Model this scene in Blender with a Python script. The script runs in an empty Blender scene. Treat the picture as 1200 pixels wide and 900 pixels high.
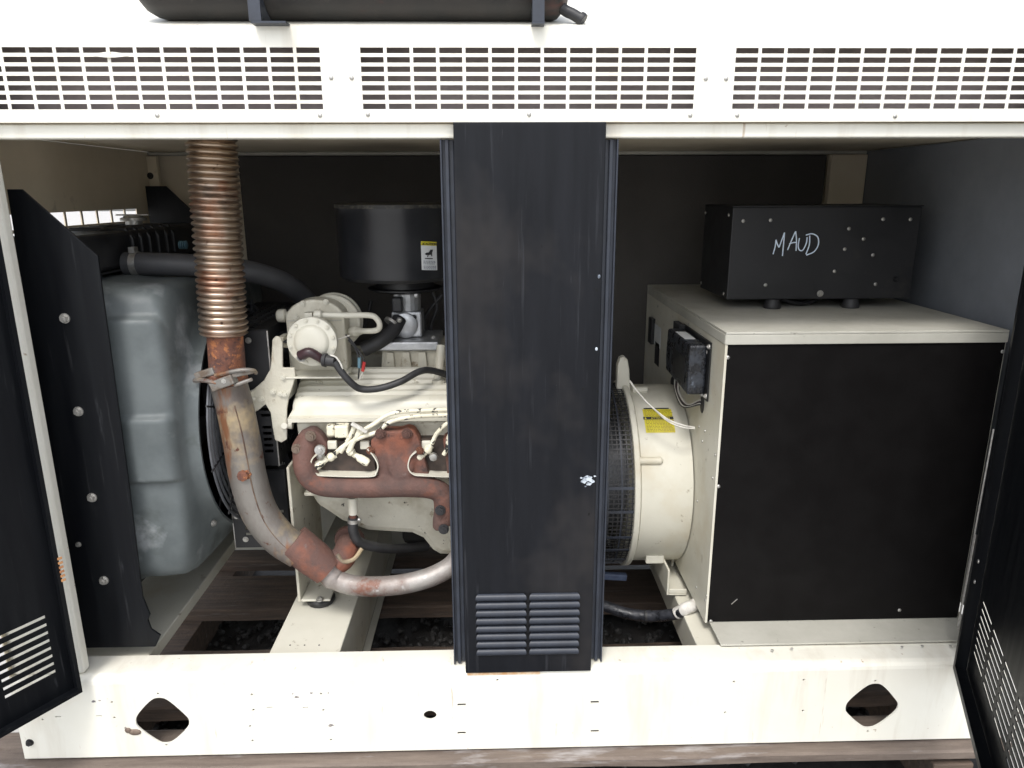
import bpy, bmesh, math, random
from mathutils import Vector, Matrix
random.seed(11)
sc = bpy.context.scene
COL = sc.collection
rad = math.radians

# ------------------------------------------------------------------ camera
F_PX = 850.0
PITCH, YAW, ROLL = rad(14.9), rad(1.4), rad(0.2)
CAM = Vector((0.0, -1.485, 1.32))
Fv = Vector((math.sin(YAW)*math.cos(PITCH), math.cos(YAW)*math.cos(PITCH), -math.sin(PITCH)))
R0 = Vector((math.cos(YAW), -math.sin(YAW), 0)); U0 = R0.cross(Fv)
Rv = R0*math.cos(ROLL) - U0*math.sin(ROLL); Uv = U0*math.cos(ROLL) + R0*math.sin(ROLL)
cam = bpy.data.cameras.new('camera'); camo = bpy.data.objects.new('camera', cam); COL.objects.link(camo)
cam.sensor_width = 36; cam.lens = 36*F_PX/1200; cam.clip_start = 0.02; cam.clip_end = 500
mw = Matrix((Rv, Uv, -Fv)).transposed().to_4x4(); mw.translation = CAM
camo.matrix_world = mw
sc.camera = camo

# ------------------------------------------------------------------ light
w = bpy.data.worlds.new('World'); sc.world = w; w.use_nodes = True
nt = w.node_tree; nt.nodes.clear()
wo = nt.nodes.new('ShaderNodeOutputWorld'); bg = nt.nodes.new('ShaderNodeBackground')
sky = nt.nodes.new('ShaderNodeTexSky'); sky.sky_type = 'NISHITA'; sky.sun_disc = False
SUN_EL, SUN_AZ = rad(58), rad(195)
sky.sun_elevation = SUN_EL; sky.sun_rotation = SUN_AZ; sky.dust_density = 2.5; sky.ozone_density = 1.0
hs = nt.nodes.new('ShaderNodeHueSaturation'); hs.inputs['Saturation'].default_value = 0.33
nt.links.new(sky.outputs[0], hs.inputs['Color']); nt.links.new(hs.outputs[0], bg.inputs[0]); nt.links.new(bg.outputs[0], wo.inputs[0])
bg.inputs[1].default_value = 0.15
sl = bpy.data.lights.new('sun', 'SUN'); sl.energy = 0.95; sl.angle = rad(14); sl.color = (1, .97, .93)
so = bpy.data.objects.new('sun', sl); COL.objects.link(so)
sd = Vector((math.sin(SUN_AZ)*math.cos(SUN_EL), math.cos(SUN_AZ)*math.cos(SUN_EL), math.sin(SUN_EL)))
so.rotation_euler = sd.to_track_quat('Z', 'Y').to_euler(); so.location = (0, -3, 5)
vs = sc.view_settings; vs.view_transform = 'Standard'; vs.look = 'None'; vs.exposure = 1.15; vs.gamma = 1; vs.use_curve_mapping = False

# ------------------------------------------------------------------ point helpers (picture ray -> real point at a given depth)
def ray(px, py): return Fv + Rv*((px-600)/F_PX) - Uv*((py-450)/F_PX)
def YP(px, py, y): d = ray(px, py); return CAM + d*((y-CAM.y)/d.y)
def ZP(px, py, z): d = ray(px, py); return CAM + d*((z-CAM.z)/d.z)
def XP(px, py, x): d = ray(px, py); return CAM + d*((x-CAM.x)/d.x)

# ------------------------------------------------------------------ materials
def N(t, typ, **kw):
    n = t.nodes.new(typ)
    for k, v in kw.items(): setattr(n, k, v)
    return n
def mat(name, c1, c2=None, scale=6, lo=.4, hi=.6, rough=.5, rough2=None, metal=0.0, bump=0.0, bscale=80,
        stretch=(1, 1, 1), spots=(), spec=.5, detail=6, coat=0.0):
    """layered noise colour; spots = [(colour, scale, threshold, softness, stretch)]"""
    m = bpy.data.materials.new(name); m.use_nodes = True; t = m.node_tree; L = t.links
    b = t.nodes['Principled BSDF']
    tc = N(t, 'ShaderNodeTexCoord'); geo = N(t, 'ShaderNodeNewGeometry')
    def noise(s, st, det=6):
        mp = N(t, 'ShaderNodeMapping'); mp.inputs['Scale'].default_value = st
        L.new(tc.outputs['Object'], mp.inputs[0])
        n = N(t, 'ShaderNodeTexNoise'); n.inputs['Scale'].default_value = s; n.inputs['Detail'].default_value = det
        n.inputs['Roughness'].default_value = .62
        L.new(mp.outputs[0], n.inputs['Vector']); return n.outputs[0]
    def ramp(src, a, bb):
        r = N(t, 'ShaderNodeMapRange'); r.inputs[1].default_value = a; r.inputs[2].default_value = bb
        L.new(src, r.inputs[0]); return r.outputs[0]
    c2 = c2 or tuple(x*.8 for x in c1)
    n0 = noise(scale, stretch, detail); f = ramp(n0, lo, hi)
    mx = N(t, 'ShaderNodeMix', data_type='RGBA'); L.new(f, mx.inputs[0])
    mx.inputs[6].default_value = (*c1, 1); mx.inputs[7].default_value = (*c2, 1)
    cur = mx.outputs[2]
    for sp in spots:
        colr, s, th, soft = sp[:4]; st = sp[4] if len(sp) > 4 else (1, 1, 1)
        g = ramp(noise(s, st, 5), th, th+soft)
        m2 = N(t, 'ShaderNodeMix', data_type='RGBA'); L.new(g, m2.inputs[0]); L.new(cur, m2.inputs[6])
        m2.inputs[7].default_value = (*colr, 1); cur = m2.outputs[2]
    L.new(cur, b.inputs['Base Color'])
    r2 = rough if rough2 is None else rough2
    rr = N(t, 'ShaderNodeMapRange'); rr.inputs[1].default_value = lo; rr.inputs[2].default_value = hi
    rr.inputs[3].default_value = rough; rr.inputs[4].default_value = r2
    L.new(n0, rr.inputs[0]); L.new(rr.outputs[0], b.inputs['Roughness'])
    b.inputs['Metallic'].default_value = metal
    b.inputs['Specular IOR Level'].default_value = spec
    b.inputs['Coat Weight'].default_value = coat
    if bump:
        bn = N(t, 'ShaderNodeBump'); bn.inputs['Strength'].default_value = bump; bn.inputs['Distance'].default_value = .004
        L.new(noise(bscale, (1, 1, 1), 4), bn.inputs['Height']); L.new(bn.outputs[0], b.inputs['Normal'])
    return m
DIRT = (.22, .18, .12)
M = {}
M['cream'] = mat('cream_paint', (.61, .59, .505), (.54, .52, .435), 5, .35, .7, .38, .5, bump=.05, bscale=60,
                 spots=[((.52, .47, .36), 5, .55, .2), (DIRT, 28, .66, .08), ((.06, .05, .04), 60, .70, .03), ((.30, .25, .17), 9, .66, .1)])
M['cast'] = mat('cream_painted_casting', (.61, .585, .49), (.52, .49, .40), 8, .35, .65, .42, .58, bump=.35, bscale=170,
                spots=[((.42, .38, .29), 7, .54, .14), ((.26, .21, .14), 24, .62, .08), ((.04, .035, .03), 46, .665, .03), ((.33, .24, .14), 6, .66, .08, (2, 1, .5))])
M['sill'] = mat('cream_sheet_paint', (.77, .755, .68), (.72, .70, .61), 4, .3, .7, .36, .5, bump=.04, bscale=40,
                spots=[((.60, .56, .47), 4, .52, .2, (2.5, 1, .35)), ((.36, .27, .18), 38, .68, .05), ((.45, .36, .26), 12, .66, .08, (4, 1, .4))])
M['beam'] = mat('dusty_cream_paint', (.47, .46, .405), (.37, .36, .31), 6, .35, .65, .5, .7, bump=.08, bscale=60,
                spots=[((.28, .2, .1), 9, .68, .08), ((.2, .19, .16), 40, .66, .08)])
M['tan'] = mat('tan_interior_paint', (.70, .62, .48), (.62, .545, .41), 4, .35, .65, .55, .65, spots=[((.3, .25, .18), 12, .66, .2)])
M['black'] = mat('black_gloss_sheet', (.0035, .004, .0055), (.0065, .0075, .009), 4, .35, .7, .34, .46, stretch=(9, 9, .7), bump=.03, bscale=30,
                 spots=[((.035, .036, .038), 6, .62, .2, (14, 14, .6)), ((.08, .08, .08), 90, .75, .03), ((.02, .021, .024), 14, .66, .08, (3, 3, .5))], spec=.17)
M['panel'] = mat('weathered_black_sheet', (.003, .0038, .006), (.0065, .0075, .0105), 4, .35, .7, .36, .52, stretch=(9, 9, .7), bump=.03, bscale=30,
                 spots=[((.040, .036, .034), 2.2, .52, .35, (1, 1, .8)), ((.034, .036, .042), 6, .6, .2, (14, 14, .5)), ((.2, .2, .2), 70, .77, .02), ((.003, .003, .003), 28, .70, .02), ((.035, .035, .04), 16, .69, .05, (3, 3, .25))], spec=.22)
M['louver'] = mat('grey_blue_black_sheet', (.026, .032, .046), (.019, .023, .033), 20, rough=.45, bump=.03)
M['blackrough'] = mat('black_satin_metal', (.010, .0105, .012), (.018, .018, .02), 10, .4, .65, .42, .6, bump=.05,
                      spots=[((.045, .045, .045), 7, .62, .2), ((.09, .085, .075), 60, .72, .05)])
M['foam'] = mat('black_insulation_foam', (.078, .073, .068), (.064, .060, .056), 3, rough=.9, bump=.35, bscale=220, spec=.25)
M['side'] = mat('blue_black_lining', (.21, .225, .25), (.17, .182, .203), 3, rough=.42, rough2=.55, bump=.06, bscale=140)
M['boxpanel'] = mat('matt_black_panel', (.0035, .003, .003), (.005, .0045, .0045), 12, rough=.6, bump=.08, bscale=200,
                    spots=[((.03, .03, .03), 60, .75, .05)], spec=.13)
M['plastic'] = mat('grey_moulded_plastic', (.112, .128, .130), (.074, .086, .088), 7, .35, .65, .48, .6, bump=.08, bscale=50,
                   spots=[((.23, .245, .25), 5, .54, .14), ((.06, .07, .066), 9, .58, .12), ((.24, .26, .28), 50, .74, .06)])
M['rubber'] = mat('black_rubber', (.014, .014, .015), (.03, .03, .032), 14, rough=.55, bump=.1, bscale=120)
M['hose'] = mat('grey_rubber_hose', (.045, .046, .05), (.062, .063, .068), 9, rough=.55, bump=.08, bscale=120)
M['rust'] = mat('rusted_steel', (.20, .075, .04), (.09, .042, .034), 22, .38, .62, .75, .9, bump=.6, bscale=130,
                spots=[((.34, .13, .05), 55, .54, .08), ((.07, .035, .03), 80, .58, .06), ((.14, .09, .08), 10, .6, .15)])
M['manifold'] = mat('rusted_cast_iron', (.125, .060, .046), (.085, .052, .045), 14, .36, .64, .7, .85, bump=.6, bscale=110,
                    spots=[((.21, .075, .045), 8, .54, .14), ((.16, .13, .12), 30, .66, .12), ((.03, .02, .02), 24, .66, .1)])
M['pipe'] = mat('heat_stained_steel_pipe', (.23, .215, .195), (.15, .125, .11), 9, .38, .62, .55, .72, metal=.5, bump=.3, bscale=90, stretch=(1, 1, .5),
                spots=[((.42, .33, .20), 5, .5, .12), ((.22, .10, .05), 7, .55, .08, (1.8, 1, .5)), ((.12, .05, .035), 24, .62, .06)])
M['flex'] = mat('bronze_tinted_flex_steel', (.46, .36, .27), (.50, .42, .36), 3, .35, .65, .30, .42, metal=.95, stretch=(1, 1, 2),
                spots=[((.40, .19, .11), 6, .52, .15), ((.24, .20, .17), 16, .56, .15), ((.14, .09, .07), 50, .62, .1)])
M['alu'] = mat('dull_cast_aluminium', (.52, .53, .54), (.40, .41, .42), 20, rough=.38, rough2=.55, metal=.8, bump=.15, bscale=100)
M['steel'] = mat('zinc_plated_steel', (.55, .55, .53), (.38, .36, .33), 60, rough=.35, rough2=.55, metal=.85)
M['wood'] = mat('weathered_timber', (.115, .080, .058), (.06, .045, .036), 7, .35, .65, .8, bump=.6, bscale=60, stretch=(1, 9, 9),
                spots=[((.17, .15, .135), 5, .6, .15, (1, 10, 10))])
M['wood2'] = mat('bleached_timber', (.17, .135, .11), (.11, .085, .07), 6, .35, .65, .8, bump=.6, bscale=60, stretch=(1, 10, 10),
                 spots=[((.30, .28, .27), 4, .58, .12, (1, 5, 5)), ((.09, .06, .045), 7, .64, .1, (1, 8, 8))])
M['gravel'] = mat('dark_wet_gravel', (.020, .019, .018), (.034, .032, .031), 40, rough=.55, rough2=.8, bump=.3, bscale=200)
M['bed'] = mat('dark_bed_ground', (.018, .016, .015), (.03, .027, .025), 18, rough=.7, bump=.8, bscale=90)
M['concrete'] = mat('pale_concrete', (.46, .45, .43), (.40, .39, .375), 3, rough=.85, bump=.3, bscale=50, spots=[((.36, .35, .33), 6, .6, .2)])
M['white'] = mat('white_sticker_film', (.72, .74, .74), (.66, .68, .68), 20, rough=.5)
M['yellow'] = mat('yellow_sticker_film', (.62, .55, .03), (.50, .42, .04), 30, rough=.5)
M['yellowdull'] = mat('faded_yellow_sticker', (.42, .37, .06), (.30, .28, .07), 90, .35, .6, rough=.6)
M['ink'] = mat('black_print', (.02, .02, .025), (.03, .03, .03), 20, rough=.6)
M['chalk'] = mat('pale_blue_marker', (.74, .84, .95), (.62, .72, .86), 90, .4, .6, rough=.7)
M['wirewhite'] = mat('white_wire_sleeve', (.66, .64, .58), (.5, .48, .44), 40, rough=.5)
M['wirered'] = mat('red_wire_connector', (.5, .04, .03), (.4, .03, .03), 40, rough=.5)
M['wireblue'] = mat('pale_blue_connector', (.16, .28, .34), (.1, .2, .26), 40, rough=.5)
M['boot'] = mat('chipped_cream_over_black', (.74, .70, .56), (.66, .62, .48), 30, rough=.5, spots=[((.015, .015, .015), 42, .57, .02)])
M['dull'] = mat('dull_bolt_steel', (.22, .17, .13), (.14, .10, .08), 60, rough=.6, metal=.4)
M['guardwire'] = mat('grey_black_guard_wire', (.10, .105, .115), (.07, .074, .082), 20, rough=.35)
M['clamp'] = mat('tarnished_clamp_steel', (.26, .25, .23), (.17, .13, .10), 26, .42, .6, .5, .7, metal=.55, bump=.3)
M['maroon'] = mat('dark_maroon_fitting', (.045, .018, .022), (.03, .015, .018), 40, rough=.4)
M['tape'] = mat('white_wrapped_tape', (.62, .60, .56), (.5, .48, .44), 60, .4, .6, rough=.7, bump=.4, bscale=150)
M['patch'] = mat('scuffed_pale_patch', (.50, .55, .60), (.10, .12, .15), 90, .45, .58, rough=.7)
M['epoxy'] = mat('black_potted_module', (.010, .011, .014), (.03, .035, .045), 40, .45, .6, .25, .5, bump=.7, bscale=90,
                 spots=[((.10, .12, .15), 55, .64, .08)])

# ------------------------------------------------------------------ object helpers
BASE = {}
def settags(o, label=None, cat=None, group=None, kind=None):
    if label: o['label'] = label
    if cat: o['category'] = cat
    if group: o['group'] = group
    if kind: o['kind'] = kind
    return o
def thing(name, loc, label, cat, group=None):
    o = bpy.data.objects.new(name, None); COL.objects.link(o); o.location = loc; o.empty_display_size = .1
    BASE[o] = Vector(loc); return settags(o, label, cat, group)
def link(name, me, parent=None, loc=None):
    o = bpy.data.objects.new(name, me); COL.objects.link(o)
    if parent is not None: o.parent = parent
    if loc is not None: o.location = loc
    return o
def build(name, bm, m, parent=None, smooth=False, kind=None, label=None, bevel=0, loc=None, ang=40, origin=None):
    """bm holds world coordinates (or coordinates local to a placed part when BASE knows the parent)"""
    bmesh.ops.recalc_face_normals(bm, faces=bm.faces)
    off = BASE.get(parent, Vector()) if parent is not None else Vector()
    if parent is None:
        c = Vector((0, 0, 0)); n = max(1, len(bm.verts))
        for v in bm.verts: c += v.co
        c /= n; c.z = min(v.co.z for v in bm.verts); off = c
    bmesh.ops.translate(bm, verts=bm.verts, vec=-off)
    me = bpy.data.meshes.new(name)
    bm.to_mesh(me); bm.free()
    me.materials.append(M[m] if isinstance(m, str) else m)
    o = link(name, me, parent)
    if parent is None: o.location = off
    BASE[o] = off.copy()
    if smooth:
        for p in me.polygons: p.use_smooth = True
        me.set_sharp_from_angle(angle=rad(ang))
    if bevel:
        md = o.modifiers.new('bevel', 'BEVEL'); md.width = bevel; md.segments = 2; md.limit_method = 'ANGLE'; md.angle_limit = rad(35)
        md.harden_normals = False
    if kind: o['kind'] = kind
    if label: o['label'] = label
    return o
def NB(): return bmesh.new()
def box(bm, x0, x1, y0, y1, z0, z1):
    vs = [bm.verts.new(p) for p in ((x0,y0,z0),(x1,y0,z0),(x1,y1,z0),(x0,y1,z0),(x0,y0,z1),(x1,y0,z1),(x1,y1,z1),(x0,y1,z1))]
    for f in ((0,1,2,3),(4,7,6,5),(0,4,5,1),(1,5,6,2),(2,6,7,3),(3,7,4,0)): bm.faces.new([vs[i] for i in f])
    return bm
def rings_mesh(bm, rings, closed=False, cap=True):
    R = [[bm.verts.new(p) for p in r] for r in rings]; n = len(R[0])
    for a, b in zip(R, R[1:] + ([R[0]] if closed else [])):
        for i in range(n): bm.faces.new((a[i], a[(i+1) % n], b[(i+1) % n], b[i]))
    if cap and not closed:
        bm.faces.new(R[0][::-1]); bm.faces.new(R[-1])
    return bm
def frame(d):
    d = d.normalized(); a = Vector((0, 0, 1)) if abs(d.z) < .9 else Vector((1, 0, 0))
    u = d.cross(a).normalized(); return u, d.cross(u).normalized()
def cyl(bm, p0, p1, r0, r1=None, n=20, cap=True):
    p0, p1 = Vector(p0), Vector(p1); r1 = r0 if r1 is None else r1; u, v = frame(p1-p0)
    rings_mesh(bm, [[p + (u*math.cos(2*math.pi*i/n) + v*math.sin(2*math.pi*i/n))*r for i in range(n)] for p, r in ((p0, r0), (p1, r1))], cap=cap)
    return bm
def lathe(bm, p0, axis, prof, n=32, cap=True):
    """prof = [(distance along axis, radius)]"""
    p0 = Vector(p0); ax = Vector(axis).normalized(); u, v = frame(ax)
    rings_mesh(bm, [[p0 + ax*d + (u*math.cos(2*math.pi*i/n) + v*math.sin(2*math.pi*i/n))*r for i in range(n)] for d, r in prof], cap=cap)
    return bm
def spline(pts, k=6):
    pts = [Vector(p) for p in pts]; P = [pts[0]*2-pts[1]] + pts + [pts[-1]*2-pts[-2]]; out = []
    for i in range(1, len(P)-2):
        for j in range(k):
            t = j/k; a, b, c, d = P[i-1], P[i], P[i+1], P[i+2]
            out.append(.5*((2*b) + (c-a)*t + (2*a-5*b+4*c-d)*t*t + (3*b-a-3*c+d)*t**3))
    out.append(pts[-1]); return out
def tube(bm, pts, r, n=12, k=6, cap=True):
    P = spline(pts, k) if k > 1 else [Vector(p) for p in pts]
    rr = r if callable(r) else (lambda t: r)
    u = None; rings = []
    for i, p in enumerate(P):
        d = (P[min(i+1, len(P)-1)] - P[max(i-1, 0)]).normalized()
        if u is None: u, v = frame(d)
        else:
            u = (u - d*u.dot(d)).normalized(); v = d.cross(u)
        R = rr(i/(len(P)-1))
        rings.append([p + (u*math.cos(2*math.pi*j/n) + v*math.sin(2*math.pi*j/n))*R for j in range(n)])
    rings_mesh(bm, rings, cap=cap); return bm
def prism(bm, poly, axis, a, b):
    """poly of 2-D points swept along axis from a to b. axis 0: poly=(y,z), 1: (x,z), 2: (x,y)"""
    def mk(p, t): return (t, p[0], p[1]) if axis == 0 else ((p[0], t, p[1]) if axis == 1 else (p[0], p[1], t))
    A = [bm.verts.new(mk(p, a)) for p in poly]; B = [bm.verts.new(mk(p, b)) for p in poly]; n = len(poly)
    bm.faces.new(A[::-1]); bm.faces.new(B)
    for i in range(n): bm.faces.new((A[i], A[(i+1) % n], B[(i+1) % n], B[i]))
    return bm
def ball(bm, c, r, seg=12, sq=(1, 1, 1)):
    bmesh.ops.create_uvsphere(bm, u_segments=seg, v_segments=max(6, seg//2), radius=r, matrix=Matrix.Translation(c) @ Matrix.Diagonal((*sq, 1)))
    return bm
def grid_plate(bm, us, vs_, holes, mk, th):
    """plate over break lines us x vs_, cells listed in holes left out; mk(u, v, t) -> point, t in 0..th"""
    V = {}
    def g(i, j, t):
        if (i, j, t) not in V: V[i, j, t] = bm.verts.new(mk(us[i], vs_[j], t))
        return V[i, j, t]
    nu, nv = len(us)-1, len(vs_)-1
    def solid(i, j): return 0 <= i < nu and 0 <= j < nv and (i, j) not in holes
    for i in range(nu):
        for j in range(nv):
            if not solid(i, j): continue
            bm.faces.new((g(i,j,0), g(i+1,j,0), g(i+1,j+1,0), g(i,j+1,0)))
            bm.faces.new((g(i,j,th), g(i,j+1,th), g(i+1,j+1,th), g(i+1,j,th)))
            for di, dj, a, b in ((-1,0,(0,0),(0,1)), (1,0,(1,0),(1,1)), (0,-1,(0,0),(1,0)), (0,1,(0,1),(1,1))):
                if not solid(i+di, j+dj):
                    bm.faces.new((g(i+a[0],j+a[1],0), g(i+b[0],j+b[1],0), g(i+b[0],j+b[1],th), g(i+a[0],j+a[1],th)))
    return bm
def holed_plate(outer, holes, mk, th):
    """flat plate with polygonal holes, extruded by th"""
    bm = NB(); E = []; loops = []
    for lp in [outer] + holes:
        vs_ = [bm.verts.new(mk(a, b, 0)) for a, b in lp]; loops.append(vs_)
        for i in range(len(vs_)): E.append(bm.edges.new((vs_[i], vs_[(i+1) % len(vs_)])))
    bmesh.ops.triangle_fill(bm, use_beauty=True, use_dissolve=False, edges=E)
    d = Vector(mk(0, 0, th)) - Vector(mk(0, 0, 0)); mp = {}
    fs = list(bm.faces)
    for lp in loops:
        for v in lp: mp[v] = bm.verts.new(v.co + d)
    for f in fs: bm.faces.new([mp[v] for v in f.verts][::-1])
    for lp in loops:
        for i in range(len(lp)): bm.faces.new((lp[i], lp[(i+1) % len(lp)], mp[lp[(i+1) % len(lp)]], mp[lp[i]]))
    return bm
def ngon(cx, cz, rx, rz, n=12, ph=0): return [(cx+rx*math.cos(ph+2*math.pi*i/n), cz+rz*math.sin(ph+2*math.pi*i/n)) for i in range(n)]
def fuse(bm, voxel, smooth=6):
    """melt overlapping shapes into one cast-looking skin"""
    me = bpy.data.meshes.new('tmp'); bmesh.ops.recalc_face_normals(bm, faces=bm.faces); bm.to_mesh(me); bm.free()
    o = bpy.data.objects.new('tmp', me); COL.objects.link(o)
    m = o.modifiers.new('r', 'REMESH'); m.mode = 'VOXEL'; m.voxel_size = voxel
    s = o.modifiers.new('s', 'SMOOTH'); s.iterations = smooth; s.factor = .5
    dg = bpy.context.evaluated_depsgraph_get(); e = o.evaluated_get(dg); out = NB(); out.from_mesh(e.to_mesh()); e.to_mesh_clear()
    bpy.data.objects.remove(o); return out
SHARED = {}
def shared_bolt(kind):
    if kind in SHARED: return SHARED[kind]
    bm = NB(); r = 1.0
    if kind == 'hex':
        cyl(bm, (0, 0, 0), (0, 0, .25), 1.35, 1.3, 14); cyl(bm, (0, 0, .24), (0, 0, .95), 1.0, .96, 6); cyl(bm, (0, 0, .9), (0, 0, 1.15), .45, .4, 8)
    else:
        lathe(bm, (0, 0, 0), (0, 0, 1), [(0, 1), (.2, .95), (.42, .65), (.52, .2)], 10)
    me = bpy.data.meshes.new(kind); bmesh.ops.recalc_face_normals(bm, faces=bm.faces); bm.to_mesh(me); bm.free()
    SHARED[kind] = me; return me
def bolt(parent, p, direction, r, m='steel', kind='hex', name=None):
    key = (kind, m)
    if key not in SHARED:
        me = shared_bolt(kind).copy(); me.materials.append(M[m]); me.name = 'bolt' if kind == 'hex' else 'rivet'; SHARED[key] = me
    o = link(name or ('bolt' if kind == 'hex' else 'rivet'), SHARED[key], parent)
    o.location = Vector(p) - BASE.get(parent, Vector())
    q = Vector(direction).to_track_quat('Z', 'Y'); o.rotation_euler = q.to_euler(); o.scale = (r, r, r)
    return o
def text_bm(s, size, mk, ext=.0004):
    c = bpy.data.curves.new('t', 'FONT'); c.body = s; c.size = size; c.align_x = 'CENTER'; c.resolution_u = 2; c.extrude = ext
    o = bpy.data.objects.new('t', c); COL.objects.link(o)
    dg = bpy.context.evaluated_depsgraph_get(); e = o.evaluated_get(dg); bm = NB(); bm.from_mesh(e.to_mesh()); e.to_mesh_clear()
    bpy.data.objects.remove(o)
    for v in bm.verts: v.co = Vector(mk(v.co.x, v.co.y, v.co.z))
    return bm

# ================================================================== SETTING
XL, XR, YB = -1.14, 1.28, 1.09      # enclosure: left / right end, back
bm = NB(); box(bm, -60, 60, -60, 60, -.20, -.16)
settags(build('ground', bm, 'concrete'), 'pale concrete yard around the machine', None, None, 'structure')
bm = NB(); box(bm, XL-.05, XR+.02, -.45, YB+.1, -.158, -.152)
settags(build('dark_bed', bm, 'bed'), 'dark soil under the machine', None, None, 'structure')  # dark sheet on the ground, reaching out ahead of the front board
bm = NB()
for i in range(2600):
    x = random.uniform(XL+.1, XR-.1); y = random.uniform(.1, 1.05); r = random.uniform(.006, .017)
    bmesh.ops.create_icosphere(bm, subdivisions=1, radius=r, matrix=Matrix.Translation((x, y, -.152+r*.4)) @ Matrix.Rotation(random.random()*6, 4, (random.random(), random.random(), 1)) @ Matrix.Diagonal((1, random.uniform(.6, 1), random.uniform(.5, .9), 1)))
settags(build('gravel', bm, 'gravel'), 'dark wet gravel between the timbers under the machine', 'gravel', None, 'stuff')

def board(x0, x1, y0, y1, z0, z1, m, label, group='timber boards the generator set rests on'):
    bm = NB(); n = 26; prof = [(y0, z0), (y1, z0), (y1, z1-.003), (y1-.006, z1), (y0+.006, z1), (y0, z1-.004)]
    rings = []
    for i in range(n+1):
        x = x0+(x1-x0)*i/n; dz = random.uniform(-.002, 0); dy = random.uniform(-.003, .003)
        rings.append([(x, y+(dy if y < (y0+y1)/2 else -dy), z+(dz if z > z0+.005 else 0)) for y, z in prof])
    rings_mesh(bm, rings)
    return settags(build('wooden_board', bm, m), label, 'wooden board', group)
board(-1.9, 1.6, -.034, .10, -.026, -.003, 'wood2', 'bleached front timber running along under the white base rail')
board(-1.2, 1.3, .18, .43, -.045, -.003, 'wood', 'dark timber just behind the base rail, nearest one under the engine')
board(-1.2, 1.3, .645, .87, -.045, -.003, 'wood', 'brown timber under the middle of the engine, beyond the gravel gap')
board(-1.2, 1.3, .97, 1.2, -.045, -.003, 'wood', 'rearmost dark timber along the back of the enclosure')
for x in (-1.02, .1, 1.12):
    bm = NB(); box(bm, x-.05, x+.05, -.03, 1.18, -.155, -.046)
    settags(build('timber_bearer', bm, 'wood', bevel=.003), {-1.02: 'low timber bearer under the boards at the left door', .1: 'low timber bearer under the boards behind the centre panel', 1.12: 'low timber bearer under the boards at the right door'}[x], 'timber', 'bearers under the boards')

# ================================================================== ENCLOSURE
enc = thing('generator_enclosure', (0.07, .5, 0), 'large cream sheet metal generator housing with its two black doors open', 'generator enclosure')
# --- base rail with lifting holes
def hx(px, py): p = YP(px, py, 0); return p.x, p.z
def chaikin(P, k=2):
    for _ in range(k): P = [q for i in range(len(P)) for a, b in ((P[i], P[(i+1) % len(P)]),) for q in ((a[0]*.75+b[0]*.25, a[1]*.75+b[1]*.25), (a[0]*.25+b[0]*.75, a[1]*.25+b[1]*.75))]
    return P
diamond = lambda cx, cz, w, h: chaikin([(cx-w, cz-h*.05), (cx-w*.92, cz+h*.25), (cx-w*.3, cz+h*.92), (cx, cz+h), (cx+w*.3, cz+h*.92), (cx+w*.9, cz+h*.2), (cx+w, cz), (cx+w*.93, cz-h*.3), (cx+w*.3, cz-h*.92), (cx, cz-h), (cx-w*.25, cz-h*.95), (cx-w*.93, cz-h*.3)])
holes = [diamond(-.80, .103, .064, .065), diamond(.912, .104, .066, .064), ngon(*hx(504, 838), .0155, .0125, 14)]
for p in ((541, 826), (541, 859), (697, 823), (697, 857)): c = hx(*p); holes.append([(c[0]-.010, c[1]-.0034), (c[0]+.010, c[1]-.0034), (c[0]+.010, c[1]+.0034), (c[0]-.010, c[1]+.0034)])
for p in ((295, 814), (297, 832), (293, 851), (296, 868), (376, 813), (379, 832), (388, 867), (131, 823), (134, 841), (50, 843), (860, 799), (850, 835), (942, 797), (941, 833), (185, 813), (1026, 798), (1017, 857), (195, 873), (583, 797)):
    holes.append(ngon(*hx(*p), .0032, .003, 8))
for p in ((35, 870),): holes.append(ngon(*hx(*p), .009, .008, 10))
for p in ((68, 840), (116, 839), (316, 829), (358, 829), (66, 822)): c = hx(*p); holes.append([(c[0]-.007, c[1]-.0015), (c[0]+.007, c[1]-.0015), (c[0]+.007, c[1]+.0015), (c[0]-.007, c[1]+.0015)])
bm = holed_plate([(XL, .003), (XR, .003), (XR, .206), (XL, .206)], holes, lambda a, b, t: (a, t, b), .004)
# rolled shoulder and top flange, inner lip
prof = [(0, .206), (.0015, .214), (.006, .220), (.013, .2235), (.020, .2245), (.088, .2205), (.088, .2165), (.020, .2205), (.0145, .2195), (.0085, .2165), (.0055, .212), (.004, .206)]
prism(bm, prof, 0, XL, XR)
prism(bm, [(.004, .003), (.026, .003), (.026, .006), (.004, .006)], 0, XL, XR)
rail = build('base_rail', bm, 'sill', enc, smooth=True, ang=25)
bolt(rail, YP(35, 870, .0), (0, -1, 0), .007, 'blackrough', 'hex')
bm = NB(); ball(bm, YP(158, 858, -.001), .012, 10, (1.3, .3, .7)); ball(bm, YP(150, 856, -.002), .008, 8, (1, .4, .9))
build('bent_tab', bm, 'dull', rail, smooth=True, label='small rusty bent tab beside the left lifting hole')
bm = NB(); box(bm, XL, XR, YB-.06, YB+.0, .01, .20); build('rear_rail', bm, 'beam', enc, bevel=.003)
bm = NB(); box(bm, -.072, .10, -.0012, -.0002, .2125, .2185); build('rust_streak', bm, mat('light_rust_stain', (.50, .27, .12), (.62, .48, .33), 40, .4, .6, .8), rail, label='thin rust stain under the centre panel')
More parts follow.
